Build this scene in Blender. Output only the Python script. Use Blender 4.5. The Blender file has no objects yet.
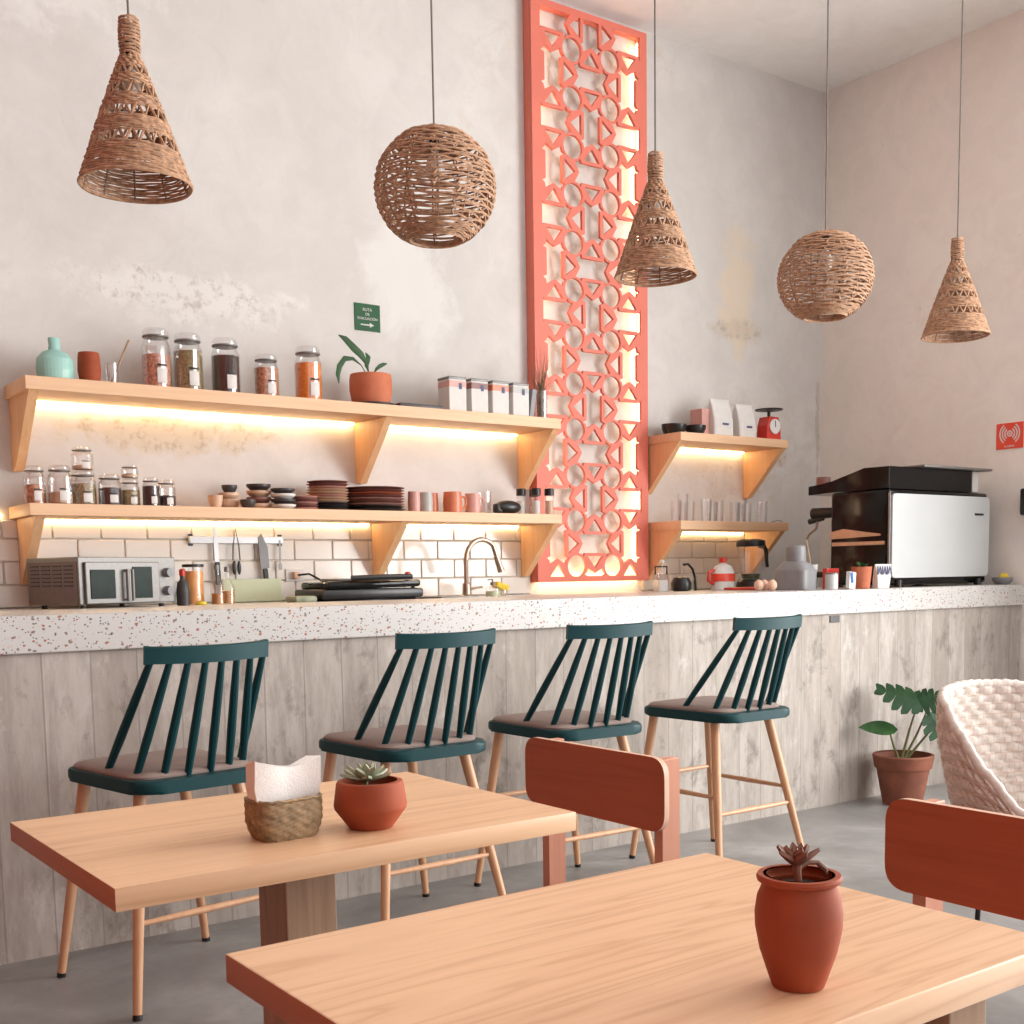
import bpy, bmesh, math, random
from mathutils import Vector, Matrix
PI = math.pi
C = bpy.context.scene.collection
random.seed(7)

# ---------------------------------------------------------------- materials
def new_mat(name):
    m = bpy.data.materials.new(name); m.use_nodes = True
    nt = m.node_tree; nt.nodes.clear()
    out = nt.nodes.new('ShaderNodeOutputMaterial')
    b = nt.nodes.new('ShaderNodeBsdfPrincipled')
    nt.links.new(b.outputs[0], out.inputs[0])
    return m, nt, b, out

def N(nt, kind, **kw):
    n = nt.nodes.new('ShaderNode' + kind)
    for k, v in kw.items():
        if k in n.inputs.keys(): n.inputs[k].default_value = v
        else: setattr(n, k, v)
    return n

def L(nt, a, b): nt.links.new(a, b)

def ramp(nt, src, stops, interp='LINEAR'):
    r = nt.nodes.new('ShaderNodeValToRGB'); cr = r.color_ramp; cr.interpolation = interp
    while len(cr.elements) < len(stops): cr.elements.new(0.5)
    for e, (p, c) in zip(cr.elements, stops):
        e.position = p; e.color = (c[0], c[1], c[2], 1) if not isinstance(c, float) else (c, c, c, 1)
    L(nt, src, r.inputs[0]); return r.outputs[0]

def mapped(nt, scale, coord='Object', loc=(0, 0, 0)):
    t = nt.nodes.new('ShaderNodeTexCoord'); mp = nt.nodes.new('ShaderNodeMapping')
    mp.inputs['Scale'].default_value = scale; mp.inputs['Location'].default_value = loc
    L(nt, t.outputs[coord], mp.inputs[0]); return mp.outputs[0]

def noise(nt, vec, scale, detail=4, rough=.55, dist=0.):
    n = N(nt, 'TexNoise'); n.inputs['Scale'].default_value = scale; n.inputs['Detail'].default_value = detail
    n.inputs['Roughness'].default_value = rough; n.inputs['Distortion'].default_value = dist
    L(nt, vec, n.inputs['Vector']); return n.outputs[0]

def mix(nt, fac, a, b, mode='MIX'):
    m = nt.nodes.new('ShaderNodeMix'); m.data_type = 'RGBA'; m.blend_type = mode
    if isinstance(fac, (int, float)): m.inputs[0].default_value = fac
    else: L(nt, fac, m.inputs[0])
    for i, x in ((6, a), (7, b)):
        if isinstance(x, (tuple, list)): m.inputs[i].default_value = (*x[:3], 1)
        else: L(nt, x, m.inputs[i])
    return m.outputs[2]

def bump(nt, b, h, strength=.2, dist=.01):
    n = nt.nodes.new('ShaderNodeBump'); n.inputs['Strength'].default_value = strength
    n.inputs['Distance'].default_value = dist; L(nt, h, n.inputs['Height']); L(nt, n.outputs[0], b.inputs['Normal'])

def simple(name, col, rough=.5, metal=0., var=.12, scale=20., bmp=0., coat=0.):
    m, nt, b, out = new_mat(name)
    v = mapped(nt, (1, 1, 1)); n = noise(nt, v, scale)
    lo = tuple(c * (1 - var) for c in col); hi = tuple(min(1, c * (1 + var)) for c in col)
    L(nt, ramp(nt, n, [(.3, lo), (.7, hi)]), b.inputs['Base Color'])
    b.inputs['Roughness'].default_value = rough; b.inputs['Metallic'].default_value = metal
    b.inputs['Coat Weight'].default_value = coat
    if name in ('teal_stool_paint', 'green_leaf', 'dark_green_leaf', 'green_sign_plastic', 'dark_oven_glass'): b.inputs['Specular IOR Level'].default_value = .07 if 'oven' in name else .28
    if 'glossy_black' in name: b.inputs['Specular IOR Level'].default_value = .22
    if bmp: bump(nt, b, n, bmp, .004)
    return m

def emit(name, col, s):
    m = bpy.data.materials.new(name); m.use_nodes = True; nt = m.node_tree; nt.nodes.clear()
    o = nt.nodes.new('ShaderNodeOutputMaterial'); e = nt.nodes.new('ShaderNodeEmission')
    e.inputs[0].default_value = (*col, 1); e.inputs[1].default_value = s; L(nt, e.outputs[0], o.inputs[0]); return m

def glassy(name, tint=(1, 1, 1), refl=.06):
    m = bpy.data.materials.new(name); m.use_nodes = True; nt = m.node_tree; nt.nodes.clear()
    o = nt.nodes.new('ShaderNodeOutputMaterial'); t = nt.nodes.new('ShaderNodeBsdfTransparent')
    g = nt.nodes.new('ShaderNodeBsdfGlossy'); g.inputs['Roughness'].default_value = .06
    t.inputs[0].default_value = (*tint, 1)
    lw = nt.nodes.new('ShaderNodeLayerWeight'); lw.inputs[0].default_value = .35
    mm = nt.nodes.new('ShaderNodeMath'); mm.operation = 'MULTIPLY_ADD'; mm.inputs[1].default_value = .38; mm.inputs[2].default_value = refl
    L(nt, lw.outputs['Facing'], mm.inputs[0])
    mx = nt.nodes.new('ShaderNodeMixShader'); L(nt, mm.outputs[0], mx.inputs[0]); L(nt, t.outputs[0], mx.inputs[1]); L(nt, g.outputs[0], mx.inputs[2])
    L(nt, mx.outputs[0], o.inputs[0]); return m

def wood(name, light, dark, axis=0, rough=.5, ring=9., streak=.5):
    m, nt, b, out = new_mat(name)
    sc = [9., 9., 9.]; sc[axis] = .55
    v = mapped(nt, tuple(sc))
    n1 = noise(nt, v, 1.3, 3, .5, 1.2)
    sc2 = [90., 90., 90.]; sc2[axis] = 2.2
    v2 = mapped(nt, tuple(sc2)); n2 = noise(nt, v2, 1., 4, .6)
    mul = nt.nodes.new('ShaderNodeMath'); mul.operation = 'MULTIPLY'; mul.inputs[1].default_value = ring
    L(nt, n1, mul.inputs[0])
    fr = nt.nodes.new('ShaderNodeMath'); fr.operation = 'PINGPONG'; fr.inputs[1].default_value = 1.; L(nt, mul.outputs[0], fr.inputs[0])
    c1 = ramp(nt, fr.outputs[0], [(0., dark), (.35, tuple(.35 * d + .65 * l for d, l in zip(dark, light))), (1., light)])
    c2 = ramp(nt, n2, [(.3, tuple(.55 * d + .45 * l for d, l in zip(dark, light))), (.65, light)])
    L(nt, mix(nt, streak, c1, c2), b.inputs['Base Color'])
    b.inputs['Roughness'].default_value = rough
    bump(nt, b, n2, .06, .002)
    return m

M = {}
# plaster walls, mottled with old patches
def plaster(name, base, alt, patch, seed, amount=.5, spots=()):
    m, nt, b, out = new_mat(name)
    v = mapped(nt, (1, 1, 1), loc=(seed, seed * .7, 0))
    n1 = noise(nt, v, .9, 5, .6, .4); n2 = noise(nt, v, 5., 8, .7, .8); n3 = noise(nt, v, 26., 6, .7)
    c = mix(nt, ramp(nt, n1, [(.38, 0.), (.62, 1.)]), base, alt)
    c = mix(nt, ramp(nt, n2, [(.40, 0.), (.75, .55)]), c, tuple(x * .86 for x in base))
    msk = mix(nt, 1., ramp(nt, n1, [(.55, 0.), (.68, amount)]), ramp(nt, n2, [(.47, 0.), (.60, 1.)]), 'MULTIPLY')
    c = mix(nt, msk, c, patch)
    spk = mix(nt, 1., ramp(nt, n3, [(.60, 0.), (.68, .7)]), ramp(nt, n1, [(.56, 0.), (.7, 1.)]), 'MULTIPLY')
    c = mix(nt, spk, c, tuple(x * .62 for x in patch))
    hgt = n2
    for (sx, sy, sz), (rx, ry, rz), col, dens, crumb in spots:      # places where old paint has worn away
        mp = mapped(nt, (1 / rx, 1 / ry, 1 / rz), loc=(-sx / rx, -sy / ry, -sz / rz))
        ln = nt.nodes.new('ShaderNodeVectorMath'); ln.operation = 'LENGTH'; L(nt, mp, ln.inputs[0])
        f = N(nt, 'Math', operation='MULTIPLY_ADD'); f.inputs[1].default_value = -.55; L(nt, ln.outputs['Value'], f.inputs[0])
        L(nt, noise(nt, mapped(nt, (1, 1, 1), loc=(seed + sx, 0, sz)), 3.2 if not crumb else 7., 9, .68, .6), f.inputs[2])
        c = mix(nt, ramp(nt, f.outputs[0], [(.08, 0.), (.26, dens)]), c, col)
        if crumb:
            k = mix(nt, 1., ramp(nt, f.outputs[0], [(.10, 0.), (.24, 1.)]), ramp(nt, noise(nt, mapped(nt, (1, 1, 1), loc=(0, 0, seed)), 15., 9, .75), [(.50, 0.), (.62, .8)]), 'MULTIPLY')
            c = mix(nt, k, c, crumb)
    L(nt, c, b.inputs['Base Color']); b.inputs['Roughness'].default_value = .85
    bump(nt, b, n2, .18, .01)
    return m
M['wall_b'] = plaster('plaster_back', (.61, .588, .565), (.68, .662, .64), (.60, .51, .42), 3.1, .5, (
    ((2.1, 5.4, 2.50), (.75, 1, .17), (.74, .73, .70), .7, (.45, .41, .36)),
    ((2.0, 5.4, 1.86), (.70, 1, .13), (.60, .50, .36), .6, (.40, .33, .24)),
    ((3.3, 5.4, 2.75), (.40, 1, .55), (.74, .735, .72), .7, None),
    ((5.75, 5.4, 3.0), (.28, 1, .55), (.74, .60, .42), .55, None),
    ((5.75, 5.4, 2.72), (.35, 1, .10), (.55, .46, .36), .4, (.42, .38, .33)),
    ((6.10, 5.4, 1.95), (.22, 1, .12), (.55, .45, .38), .4, (.42, .30, .26)),
    ((6.53, 5.4, 2.15), (.035, 1, .55), (.50, .44, .38), .7, (.34, .30, .26)),
    ((.55, 5.4, 1.7), (.35, 1, .35), (.30, .26, .25), .6, (.60, .57, .55)),
    ((1.3, 5.4, 3.9), (1.1, 1, .5), (.74, .73, .715), .7, (.66, .65, .64))))
M['wall_r'] = plaster('plaster_right', (.84, .79, .735), (.86, .82, .77), (.80, .72, .62), 11., .2)
M['ceil'] = plaster('plaster_ceiling', (.90, .90, .875), (.92, .92, .89), (.86, .85, .82), 20., .1)
M['red_bounce'] = simple('terracotta_bounce_wall', (.30, .065, .028), .85, 0, .08, 2.)  # for the added left wall that throws red light back

def concrete_boards():
    m, nt, b, out = new_mat('board_formed_concrete')
    v = mapped(nt, (1, 1, 1))
    sep = nt.nodes.new('ShaderNodeSeparateXYZ'); L(nt, v, sep.inputs[0])
    wv = noise(nt, mapped(nt, (.8, .8, .25)), 1., 2)
    ad = N(nt, 'Math', operation='MULTIPLY_ADD'); ad.inputs[1].default_value = 6.6; L(nt, sep.outputs[0], ad.inputs[0])
    ws = N(nt, 'Math', operation='MULTIPLY'); ws.inputs[1].default_value = .5; L(nt, wv, ws.inputs[0]); L(nt, ws.outputs[0], ad.inputs[2])
    fl = N(nt, 'Math', operation='FLOOR'); L(nt, ad.outputs[0], fl.inputs[0])
    fr = N(nt, 'Math', operation='FRACT'); L(nt, ad.outputs[0], fr.inputs[0])
    wn = nt.nodes.new('ShaderNodeTexWhiteNoise'); wn.noise_dimensions = '1D'; L(nt, fl.outputs[0], wn.inputs['W'])
    base = ramp(nt, wn.outputs[0], [(0., (.40, .35, .31)), (.5, (.44, .395, .355)), (1., (.50, .455, .415))])
    vs = mapped(nt, (9, 9, 1.6)); st = noise(nt, vs, 1.6, 8, .75, .1)
    c = mix(nt, ramp(nt, st, [(.38, .85), (.60, 0.)]), base, (.30, .262, .23))
    bl = noise(nt, mapped(nt, (4.2, 4.2, 2.8)), 1.3, 9, .72, .25)
    c = mix(nt, ramp(nt, bl, [(.55, 0.), (.68, .85)]), c, (.15, .13, .115))
    c = mix(nt, ramp(nt, bl, [(.30, .65), (.42, 0.)]), c, (.60, .57, .54))
    ln = ramp(nt, fr.outputs[0], [(0., 1.), (.03, 0.), (.97, 0.), (1., 1.)])
    c = mix(nt, mix(nt, .6, (0, 0, 0), ln), c, (.20, .18, .165))
    L(nt, c, b.inputs['Base Color']); b.inputs['Roughness'].default_value = .8
    bump(nt, b, mix(nt, .5, st, ln), .25, .008)
    return m
M['conc'] = concrete_boards()

def floor_mat():
    m, nt, b, out = new_mat('polished_concrete_floor')
    v = mapped(nt, (1, 1, 1)); n1 = noise(nt, v, 1.5, 6, .62, .5); n2 = noise(nt, v, 11., 8, .7)
    c = ramp(nt, n1, [(.32, (.17, .163, .157)), (.5, (.28, .273, .267)), (.66, (.40, .395, .39))])
    c = mix(nt, ramp(nt, n2, [(.35, .5), (.65, 0.)]), c, (.20, .195, .19))
    L(nt, c, b.inputs['Base Color']); b.inputs['Roughness'].default_value = .38
    b.inputs['Specular IOR Level'].default_value = .45
    bump(nt, b, n2, .08, .004)
    return m
M['floor'] = floor_mat()

def terrazzo():
    m, nt, b, out = new_mat('terrazzo')
    v = mapped(nt, (1, 1, 1)); w = noise(nt, v, 60., 2)
    vv = mix(nt, .012, v, w, 'ADD')
    c = (.55, .54, .525)
    for sc, thr, cut, cols in ((62., .36, .80, [(.06, .04, .04), (.35, .13, .08), (.22, .17, .15), (.50, .30, .22)]),
                               (120., .38, .74, [(.30, .16, .11), (.12, .10, .10), (.55, .42, .34), (.42, .36, .33)])):
        vo = nt.nodes.new('ShaderNodeTexVoronoi'); vo.inputs['Scale'].default_value = sc; vo.inputs['Randomness'].default_value = 1.
        mp = nt.nodes.new('ShaderNodeMapping'); mp.inputs['Scale'].default_value = (1, 1, 1.35); L(nt, vv, mp.inputs[0]); L(nt, mp.outputs[0], vo.inputs['Vector'])
        s = nt.nodes.new('ShaderNodeSeparateColor'); L(nt, vo.outputs['Color'], s.inputs[0])
        near = N(nt, 'Math', operation='LESS_THAN'); near.inputs[1].default_value = thr; L(nt, vo.outputs['Distance'], near.inputs[0])
        pick = N(nt, 'Math', operation='GREATER_THAN'); pick.inputs[1].default_value = cut; L(nt, s.outputs[0], pick.inputs[0])
        mm = N(nt, 'Math', operation='MULTIPLY'); L(nt, near.outputs[0], mm.inputs[0]); L(nt, pick.outputs[0], mm.inputs[1])
        cc = ramp(nt, s.outputs[1], [(i / 4, k) for i, k in enumerate(cols)], 'CONSTANT')
        c = mix(nt, mm.outputs[0], c, cc)
    L(nt, c, b.inputs['Base Color']); b.inputs['Roughness'].default_value = .35
    return m
M['terrazzo'] = terrazzo()

OAK_L, OAK_D = (.75, .49, .30), (.56, .315, .165)
M['table'] = wood('oak_table_top', OAK_L, OAK_D, 0, .42, 7., .5)
M['shaded_end'] = wood('oak_end_shade', (.47, .185, .095), (.38, .135, .065), 1, .5, 3., .5)  # table end faces: shade of the left edges put into a darker red oak
M['table2'] = wood('oak_table_top_swirled', (.77, .51, .32), (.61, .355, .20), 0, .40, 11., .25)
M['shelf'] = wood('pale_oak_shelf', (.76, .50, .31), (.63, .37, .20), 0, .5, 5., .6)
M['bracket'] = wood('pale_oak_bracket', (.76, .47, .26), (.62, .34, .16), 2, .5, 5., .6)
M['legwood'] = wood('beech_leg', (.66, .38, .22), (.52, .27, .14), 2, .45, 4., .6)
M['pedestal'] = wood('brown_oak_pedestal', (.42, .27, .17), (.25, .15, .09), 2, .5, 8., .5)
M['veneer'] = wood('red_plywood_veneer', (.42, .095, .036), (.31, .062, .022), 1, .42, 6., .6)
M['plyedge'] = wood('pale_plywood_edge', (.74, .50, .38), (.62, .38, .27), 1, .5, 4., .6)
M['post'] = wood('reddish_wood_post', (.58, .27, .175), (.47, .19, .12), 2, .45, 5., .6)
M['teal'] = simple('teal_stool_paint', (.0012, .040, .047), .5, 0, .06, 8.)
M['cushion'] = simple('taupe_cushion_fabric', (.27, .205, .18), .9, 0, .12, 300., .3)
M['terra'] = simple('terracotta_clay', (.31, .058, .017), .75, 0, .14, 14., .15)
M['terra_l'] = simple('pale_terracotta_clay', (.50, .145, .07), .75, 0, .12, 14., .1)
M['soil'] = simple('dark_soil', (.035, .022, .016), 1., 0, .5, 120., .9)
M['leaf'] = simple('green_leaf', (.018, .065, .014), .5, 0, .35, 25.)
M['leafd'] = simple('dark_green_leaf', (.010, .045, .013), .5, 0, .35, 18.)
M['leafg'] = simple('grey_green_succulent_leaf', (.30, .33, .22), .5, 0, .25, 30.)
M['leafb'] = simple('brown_succulent_leaf', (.22, .10, .065), .5, 0, .35, 30.)
M['stem'] = simple('plant_stem', (.16, .17, .06), .6, 0, .3, 30.)
M['straw'] = simple('dried_grass', (.20, .14, .08), .9, 0, .4, 30.)
M['black'] = simple('black_plastic', (.012, .012, .012), .35, 0, .1, 20.)
M['gloss'] = simple('glossy_black_panel', (.006, .006, .006), .08, 0, .1, 5.)
M['metalb'] = simple('black_metal', (.02, .02, .02), .4, .5, .1, 20.)
M['steel'] = simple('brushed_steel', (.23, .22, .21), .5, .6, .08, 60.)
M['steeld'] = simple('dark_vented_steel', (.17, .12, .105), .5, .3, .1, 60.)
M['steelb'] = simple('bright_steel', (.62, .64, .66), .35, .3, .04, 60.)
M['brass'] = simple('warm_nickel', (.42, .33, .26), .28, .9, .08, 30.)
M['white'] = simple('white_enamel', (.56, .585, .59), .35, 0, .02, 5.)
M['paper'] = simple('white_paper', (.66, .645, .625), .8, 0, .04, 30.)
M['napkin'] = simple('white_waffle_napkin', (.80, .76, .73), .95, 0, .05, 260., .3)
M['redp'] = simple('coral_red_painted_wood', (.72, .185, .13), .55, 0, .04, 6.)
M['redd'] = simple('deep_red_plastic', (.55, .03, .02), .35, 0, .08, 10.)
M['redsign'] = simple('red_sign_plastic', (.78, .07, .035), .4, 0, .03, 10.)
M['green'] = simple('green_sign_plastic', (.002, .075, .018), .4, 0, .05, 10.)
M['tealg'] = simple('turquoise_ceramic', (.30, .55, .50), .35, 0, .08, 10.)
M['pinkc'] = simple('pink_ceramic', (.60, .32, .28), .4, 0, .1, 15.)
M['orangec'] = simple('terracotta_glazed_ceramic', (.60, .18, .09), .35, 0, .1, 15.)
M['plum'] = simple('plum_stoneware', (.23, .10, .085), .4, 0, .15, 15.)
M['sand'] = simple('sand_stoneware', (.62, .42, .29), .5, 0, .15, 15.)
M['darkc'] = simple('charcoal_stoneware', (.05, .045, .045), .4, 0, .15, 15.)
M['greyc'] = simple('grey_glazed_ceramic', (.42, .42, .40), .4, 0, .1, 15.)
M['flask'] = simple('grey_rubber_flask', (.22, .22, .23), .45, 0, .08, 15.)
M['blue'] = simple('blue_print', (.02, .13, .45), .5, 0, .1, 20.)
M['navy'] = simple('navy_print', (.05, .06, .16), .5, 0, .6, 60.)
M['yellow'] = simple('yellow_sponge', (.75, .55, .05), .8, 0, .15, 60.)
M['egg'] = simple('egg_shell', (.75, .48, .36), .6, 0, .06, 20.)
M['amber'] = simple('amber_liquid', (.50, .22, .06), .3, 0, .2, 20.)
M['juice'] = simple('orange_liquid', (.80, .36, .12), .4, 0, .15, 20.)
M['oats'] = simple('pink_oats', (.62, .30, .21), .9, 0, .55, 90., .8)
M['seeds'] = simple('tan_green_seeds', (.30, .22, .11), .9, 0, .5, 110., .8)
M['beans'] = simple('dark_coffee_beans', (.035, .015, .015), .6, 0, .5, 110., .8)
M['nuts'] = simple('mixed_nuts', (.55, .25, .14), .9, 0, .6, 80., .8)
M['lentil'] = simple('orange_lentils', (.85, .24, .03), .9, 0, .25, 120., .6)
M['greenboard'] = simple('pale_green_cutting_board', (.55, .60, .40), .5, 0, .05, 10.)
M['glass'] = glassy('clear_glass')
M['ovenglass'] = simple('dark_oven_glass', (.012, .022, .018), .25, 0, .4, 6.)
M['led'] = emit('warm_led_strip', (1., .69, .34), 15.)
M['led2'] = emit('warm_led_strip_panel', (1., .74, .45), 12.)
M['tile'] = simple('cream_glazed_tile', (.74, .70, .65), .12, 0, .04, 4.)
M['grout'] = simple('grout', (.66, .60, .53), .9, 0, .08, 40.)
M['rattan'] = simple('woven_rattan', (.43, .25, .15), .7, 0, .4, 60., .3)
M['rattan_d'] = simple('woven_rattan_rib', (.29, .15, .085), .7, 0, .3, 40., .3)
M['cane'] = simple('cream_woven_cord', (.64, .57, .52), .8, 0, .14, 60., .4)
def weave_mat():
    m, nt, b, out = new_mat('cream_cord_weave')
    t = nt.nodes.new('ShaderNodeTexCoord'); br = nt.nodes.new('ShaderNodeTexBrick'); mp = nt.nodes.new('ShaderNodeMapping')
    mp.inputs['Scale'].default_value = (56., 34., 1); L(nt, t.outputs['UV'], mp.inputs[0])
    nz = noise(nt, mp.outputs[0], 1.4, 3); L(nt, mix(nt, .18, mp.outputs[0], nz, 'ADD'), br.inputs['Vector'])
    br.offset = .5; br.inputs['Scale'].default_value = 1.; br.inputs['Brick Width'].default_value = 1.; br.inputs['Row Height'].default_value = 1.
    br.inputs['Mortar Size'].default_value = .055; br.inputs['Mortar Smooth'].default_value = .3
    br.inputs['Color1'].default_value = (.68, .62, .57, 1); br.inputs['Color2'].default_value = (.60, .53, .48, 1); br.inputs['Mortar'].default_value = (.55, .42, .34, 1)
    L(nt, br.outputs[0], b.inputs['Base Color']); b.inputs['Roughness'].default_value = .85
    bump(nt, b, noise(nt, mapped(nt, (1, 1, 1)), 150., 3), .4, .004)
    return m
M['weave'] = weave_mat()
M['basket'] = simple('woven_palm_basket', (.30, .21, .115), .6, 0, .4, 55., .5)
M['cord'] = simple('grey_fabric_cord', (.16, .145, .13), .8, 0, .1, 30.)
M['bulb'] = simple('frosted_bulb_glass', (.85, .83, .80), .3, 0, .02, 5.)

# ---------------------------------------------------------------- mesh helpers
class MB:
    def __init__(s): s.bm = bmesh.new()
    def box(s, c, d, bev=0., rot=None, seg=2):
        t = bmesh.new(); bmesh.ops.create_cube(t, size=1.)
        for v in t.verts: v.co = Vector((v.co.x * d[0], v.co.y * d[1], v.co.z * d[2]))
        if bev: bmesh.ops.bevel(t, geom=list(t.edges), offset=bev, segments=seg, affect='EDGES', profile=.5)
        mt = Matrix.Translation(c) @ (rot if rot is not None else Matrix())
        s._add(t, mt); return s
    def _add(s, t, mt=Matrix()):
        mp = {}
        for v in t.verts: mp[v] = s.bm.verts.new(mt @ v.co)
        for f in t.faces:
            try: s.bm.faces.new([mp[v] for v in f.verts])
            except ValueError: pass
        t.free()
    def ring_surface(s, rings, close=True, cap0=True, cap1=True):
        vs = [[s.bm.verts.new(p) for p in r] for r in rings]; n = len(vs[0])
        for a, b in zip(vs[:-1], vs[1:]):
            for i in range(n if close else n - 1):
                j = (i + 1) % n
                s.bm.faces.new((a[i], a[j], b[j], b[i]))
        if cap0 and close: s.bm.faces.new(list(reversed(vs[0])))
        if cap1 and close: s.bm.faces.new(vs[-1])
        return s
    def lathe(s, prof, c=(0, 0, 0), seg=28, cap0=True, cap1=True, sx=1., sy=1.):
        c = Vector(c)
        rings = [[c + Vector((max(r, 1e-4) * math.cos(2 * PI * i / seg) * sx, max(r, 1e-4) * math.sin(2 * PI * i / seg) * sy, z)) for i in range(seg)] for r, z in prof]
        return s.ring_surface(rings, True, cap0, cap1)
    def tube(s, pts, r, seg=8, closed=False, caps=True):
        pts = [Vector(p) for p in pts]; n = len(pts); rings = []
        rr = r if isinstance(r, (list, tuple)) else [r] * n
        prev = None
        for i, p in enumerate(pts):
            if closed: d = pts[(i + 1) % n] - pts[i - 1]
            else: d = pts[min(i + 1, n - 1)] - pts[max(i - 1, 0)]
            d.normalize()
            if prev is None:
                u = d.cross(Vector((0, 0, 1)) if abs(d.z) < .9 else Vector((1, 0, 0)))
            else:
                u = prev - d * prev.dot(d)
            u.normalize(); prev = u; w = d.cross(u)
            rings.append([p + (u * math.cos(2 * PI * k / seg) + w * math.sin(2 * PI * k / seg)) * rr[i] for k in range(seg)])
        if closed: rings.append(rings[0])
        vs = [[s.bm.verts.new(q) for q in rg] for rg in (rings[:-1] if closed else rings)]
        if closed: vs.append(vs[0])
        for a, b in zip(vs[:-1], vs[1:]):
            for i in range(seg):
                j = (i + 1) % seg
                s.bm.faces.new((a[i], a[j], b[j], b[i]))
        if caps and not closed:
            s.bm.faces.new(list(reversed(vs[0]))); s.bm.faces.new(vs[-1])
        return s
    def cyl(s, a, b, r0, r1=None, seg=14): return s.tube([a, b], [r0, r0 if r1 is None else r1], seg)
    def prism(s, poly, z0, z1, M4=Matrix(), bev=0.):
        t = bmesh.new()
        a = [t.verts.new((x, y, z0)) for x, y in poly]; b = [t.verts.new((x, y, z1)) for x, y in poly]; n = len(a)
        t.faces.new(list(reversed(a))); t.faces.new(b)
        for i in range(n): t.faces.new((a[i], a[(i + 1) % n], b[(i + 1) % n], b[i]))
        if bev:
            es = [e for e in t.edges if abs(e.verts[0].co.z - e.verts[1].co.z) < 1e-6]
            bmesh.ops.bevel(t, geom=es, offset=bev, segments=3, affect='EDGES', profile=.5)
        s._add(t, M4); return s
    def ball(s, c, r, sx=1., sy=1., sz=1., seg=16):
        t = bmesh.new(); bmesh.ops.create_uvsphere(t, u_segments=seg, v_segments=max(6, seg // 2), radius=r)
        s._add(t, Matrix.Translation(c) @ Matrix.Diagonal((sx, sy, sz, 1))); return s
    def leafy(s, p, d, up, ln, w, curl=.25, n=7, prof=None, thick=.0012, fold=.12):
        p = Vector(p); d = Vector(d).normalized(); up = Vector(up); side = d.cross(up).normalized(); up = side.cross(d).normalized()
        prof = prof or [math.sin(PI * min(1, (i / n) ** .8)) ** .8 if 0 < i < n else 0 for i in range(n + 1)]
        top, bot = [], []
        for i in range(n + 1):
            t = i / n; c = p + d * (ln * t) - up * (curl * ln * t * t)
            h = max(w * prof[min(i, len(prof) - 1)] / 2, .0006)
            top.append([c - side * h + up * fold * h, c, c + side * h + up * fold * h]); bot.append([q - up * thick for q in top[-1]])
        T = [[s.bm.verts.new(q) for q in r] for r in top]; B = [[s.bm.verts.new(q) for q in r] for r in bot]
        for i in range(n):
            for k in (0, 1):
                s.bm.faces.new((T[i][k], T[i][k + 1], T[i + 1][k + 1], T[i + 1][k])); s.bm.faces.new((B[i][k], B[i + 1][k], B[i + 1][k + 1], B[i][k + 1]))
            s.bm.faces.new((T[i][0], T[i + 1][0], B[i + 1][0], B[i][0])); s.bm.faces.new((T[i][2], B[i][2], B[i + 1][2], T[i + 1][2]))
        return s

def obj(name, mb, mat, parent=None, smooth=35, kind=None, loc=None):
    me = bpy.data.meshes.new(name); bmesh.ops.recalc_face_normals(mb.bm, faces=list(mb.bm.faces)); mb.bm.to_mesh(me); mb.bm.free()
    o = bpy.data.objects.new(name, me); C.objects.link(o)
    for mt in (mat if isinstance(mat, (list, tuple)) else [mat]): me.materials.append(mt)
    if smooth:
        me.polygons.foreach_set('use_smooth', [True] * len(me.polygons))
        me.set_sharp_from_angle(angle=math.radians(smooth))
        if 5 < len(me.polygons) < 3000:
            ar = sorted(p.area for p in me.polygons); lim = max(ar[-1] * .12, ar[len(ar) // 2] * 4)
            for p in me.polygons:
                if p.area > lim: p.use_smooth = False
    if parent is not None: o.parent = parent
    if kind: o['kind'] = kind
    if loc is not None: o.location = loc
    return o

def thing(name, label, cat, loc=(0, 0, 0), rz=0., group=None):
    o = bpy.data.objects.new(name, None); C.objects.link(o); o.empty_display_size = .05
    o.location = loc; o.rotation_euler = (0, 0, rz); o['label'] = label; o['category'] = cat
    if group: o['group'] = group
    return o

def tag(o, label, cat, group=None):
    o['label'] = label; o['category'] = cat
    if group: o['group'] = group
    return o

def copy_tree(o, parent=None):
    c = o.copy(); C.objects.link(c)
    if parent is not None: c.parent = parent
    for ch in list(o.children): copy_tree(ch, c)
    return c

def dup(o, loc, rz=None, label=None):
    c = copy_tree(o); c.location = loc
    if rz is not None: c.rotation_euler = (0, 0, rz)
    if label: c['label'] = label
    return c

def rounded(pts, r, n=6):
    out = []; m = len(pts)
    for i in range(m):
        p = Vector(pts[i]); a = Vector(pts[i - 1]); b = Vector(pts[(i + 1) % m])
        rr = r[i] if isinstance(r, (list, tuple)) else r
        da = (a - p).normalized(); db = (b - p).normalized(); ang = da.angle(db); d = rr / math.tan(ang / 2)
        p0 = p + da * d; p1 = p + db * d
        for k in range(n + 1):
            t = k / n; out.append(tuple((1 - t) ** 2 * p0 + 2 * t * (1 - t) * p + t * t * p1))
    return out

def text_mesh(name, body, size, mat, parent, mtx, ext=.0006, align='CENTER', xs=1.):
    cu = bpy.data.curves.new(name, 'FONT'); cu.body = body; cu.size = size; cu.extrude = ext; cu.align_x = align; cu.align_y = 'CENTER'
    to = bpy.data.objects.new(name, cu); C.objects.link(to)
    dg = bpy.context.evaluated_depsgraph_get(); me = bpy.data.meshes.new_from_object(to.evaluated_get(dg))
    bpy.data.objects.remove(to)
    me.transform(mtx @ Matrix.Diagonal((xs, 1, 1, 1))); o = bpy.data.objects.new(name, me); C.objects.link(o); me.materials.clear(); me.materials.append(mat)
    if parent is not None: o.parent = parent
    return o

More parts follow.
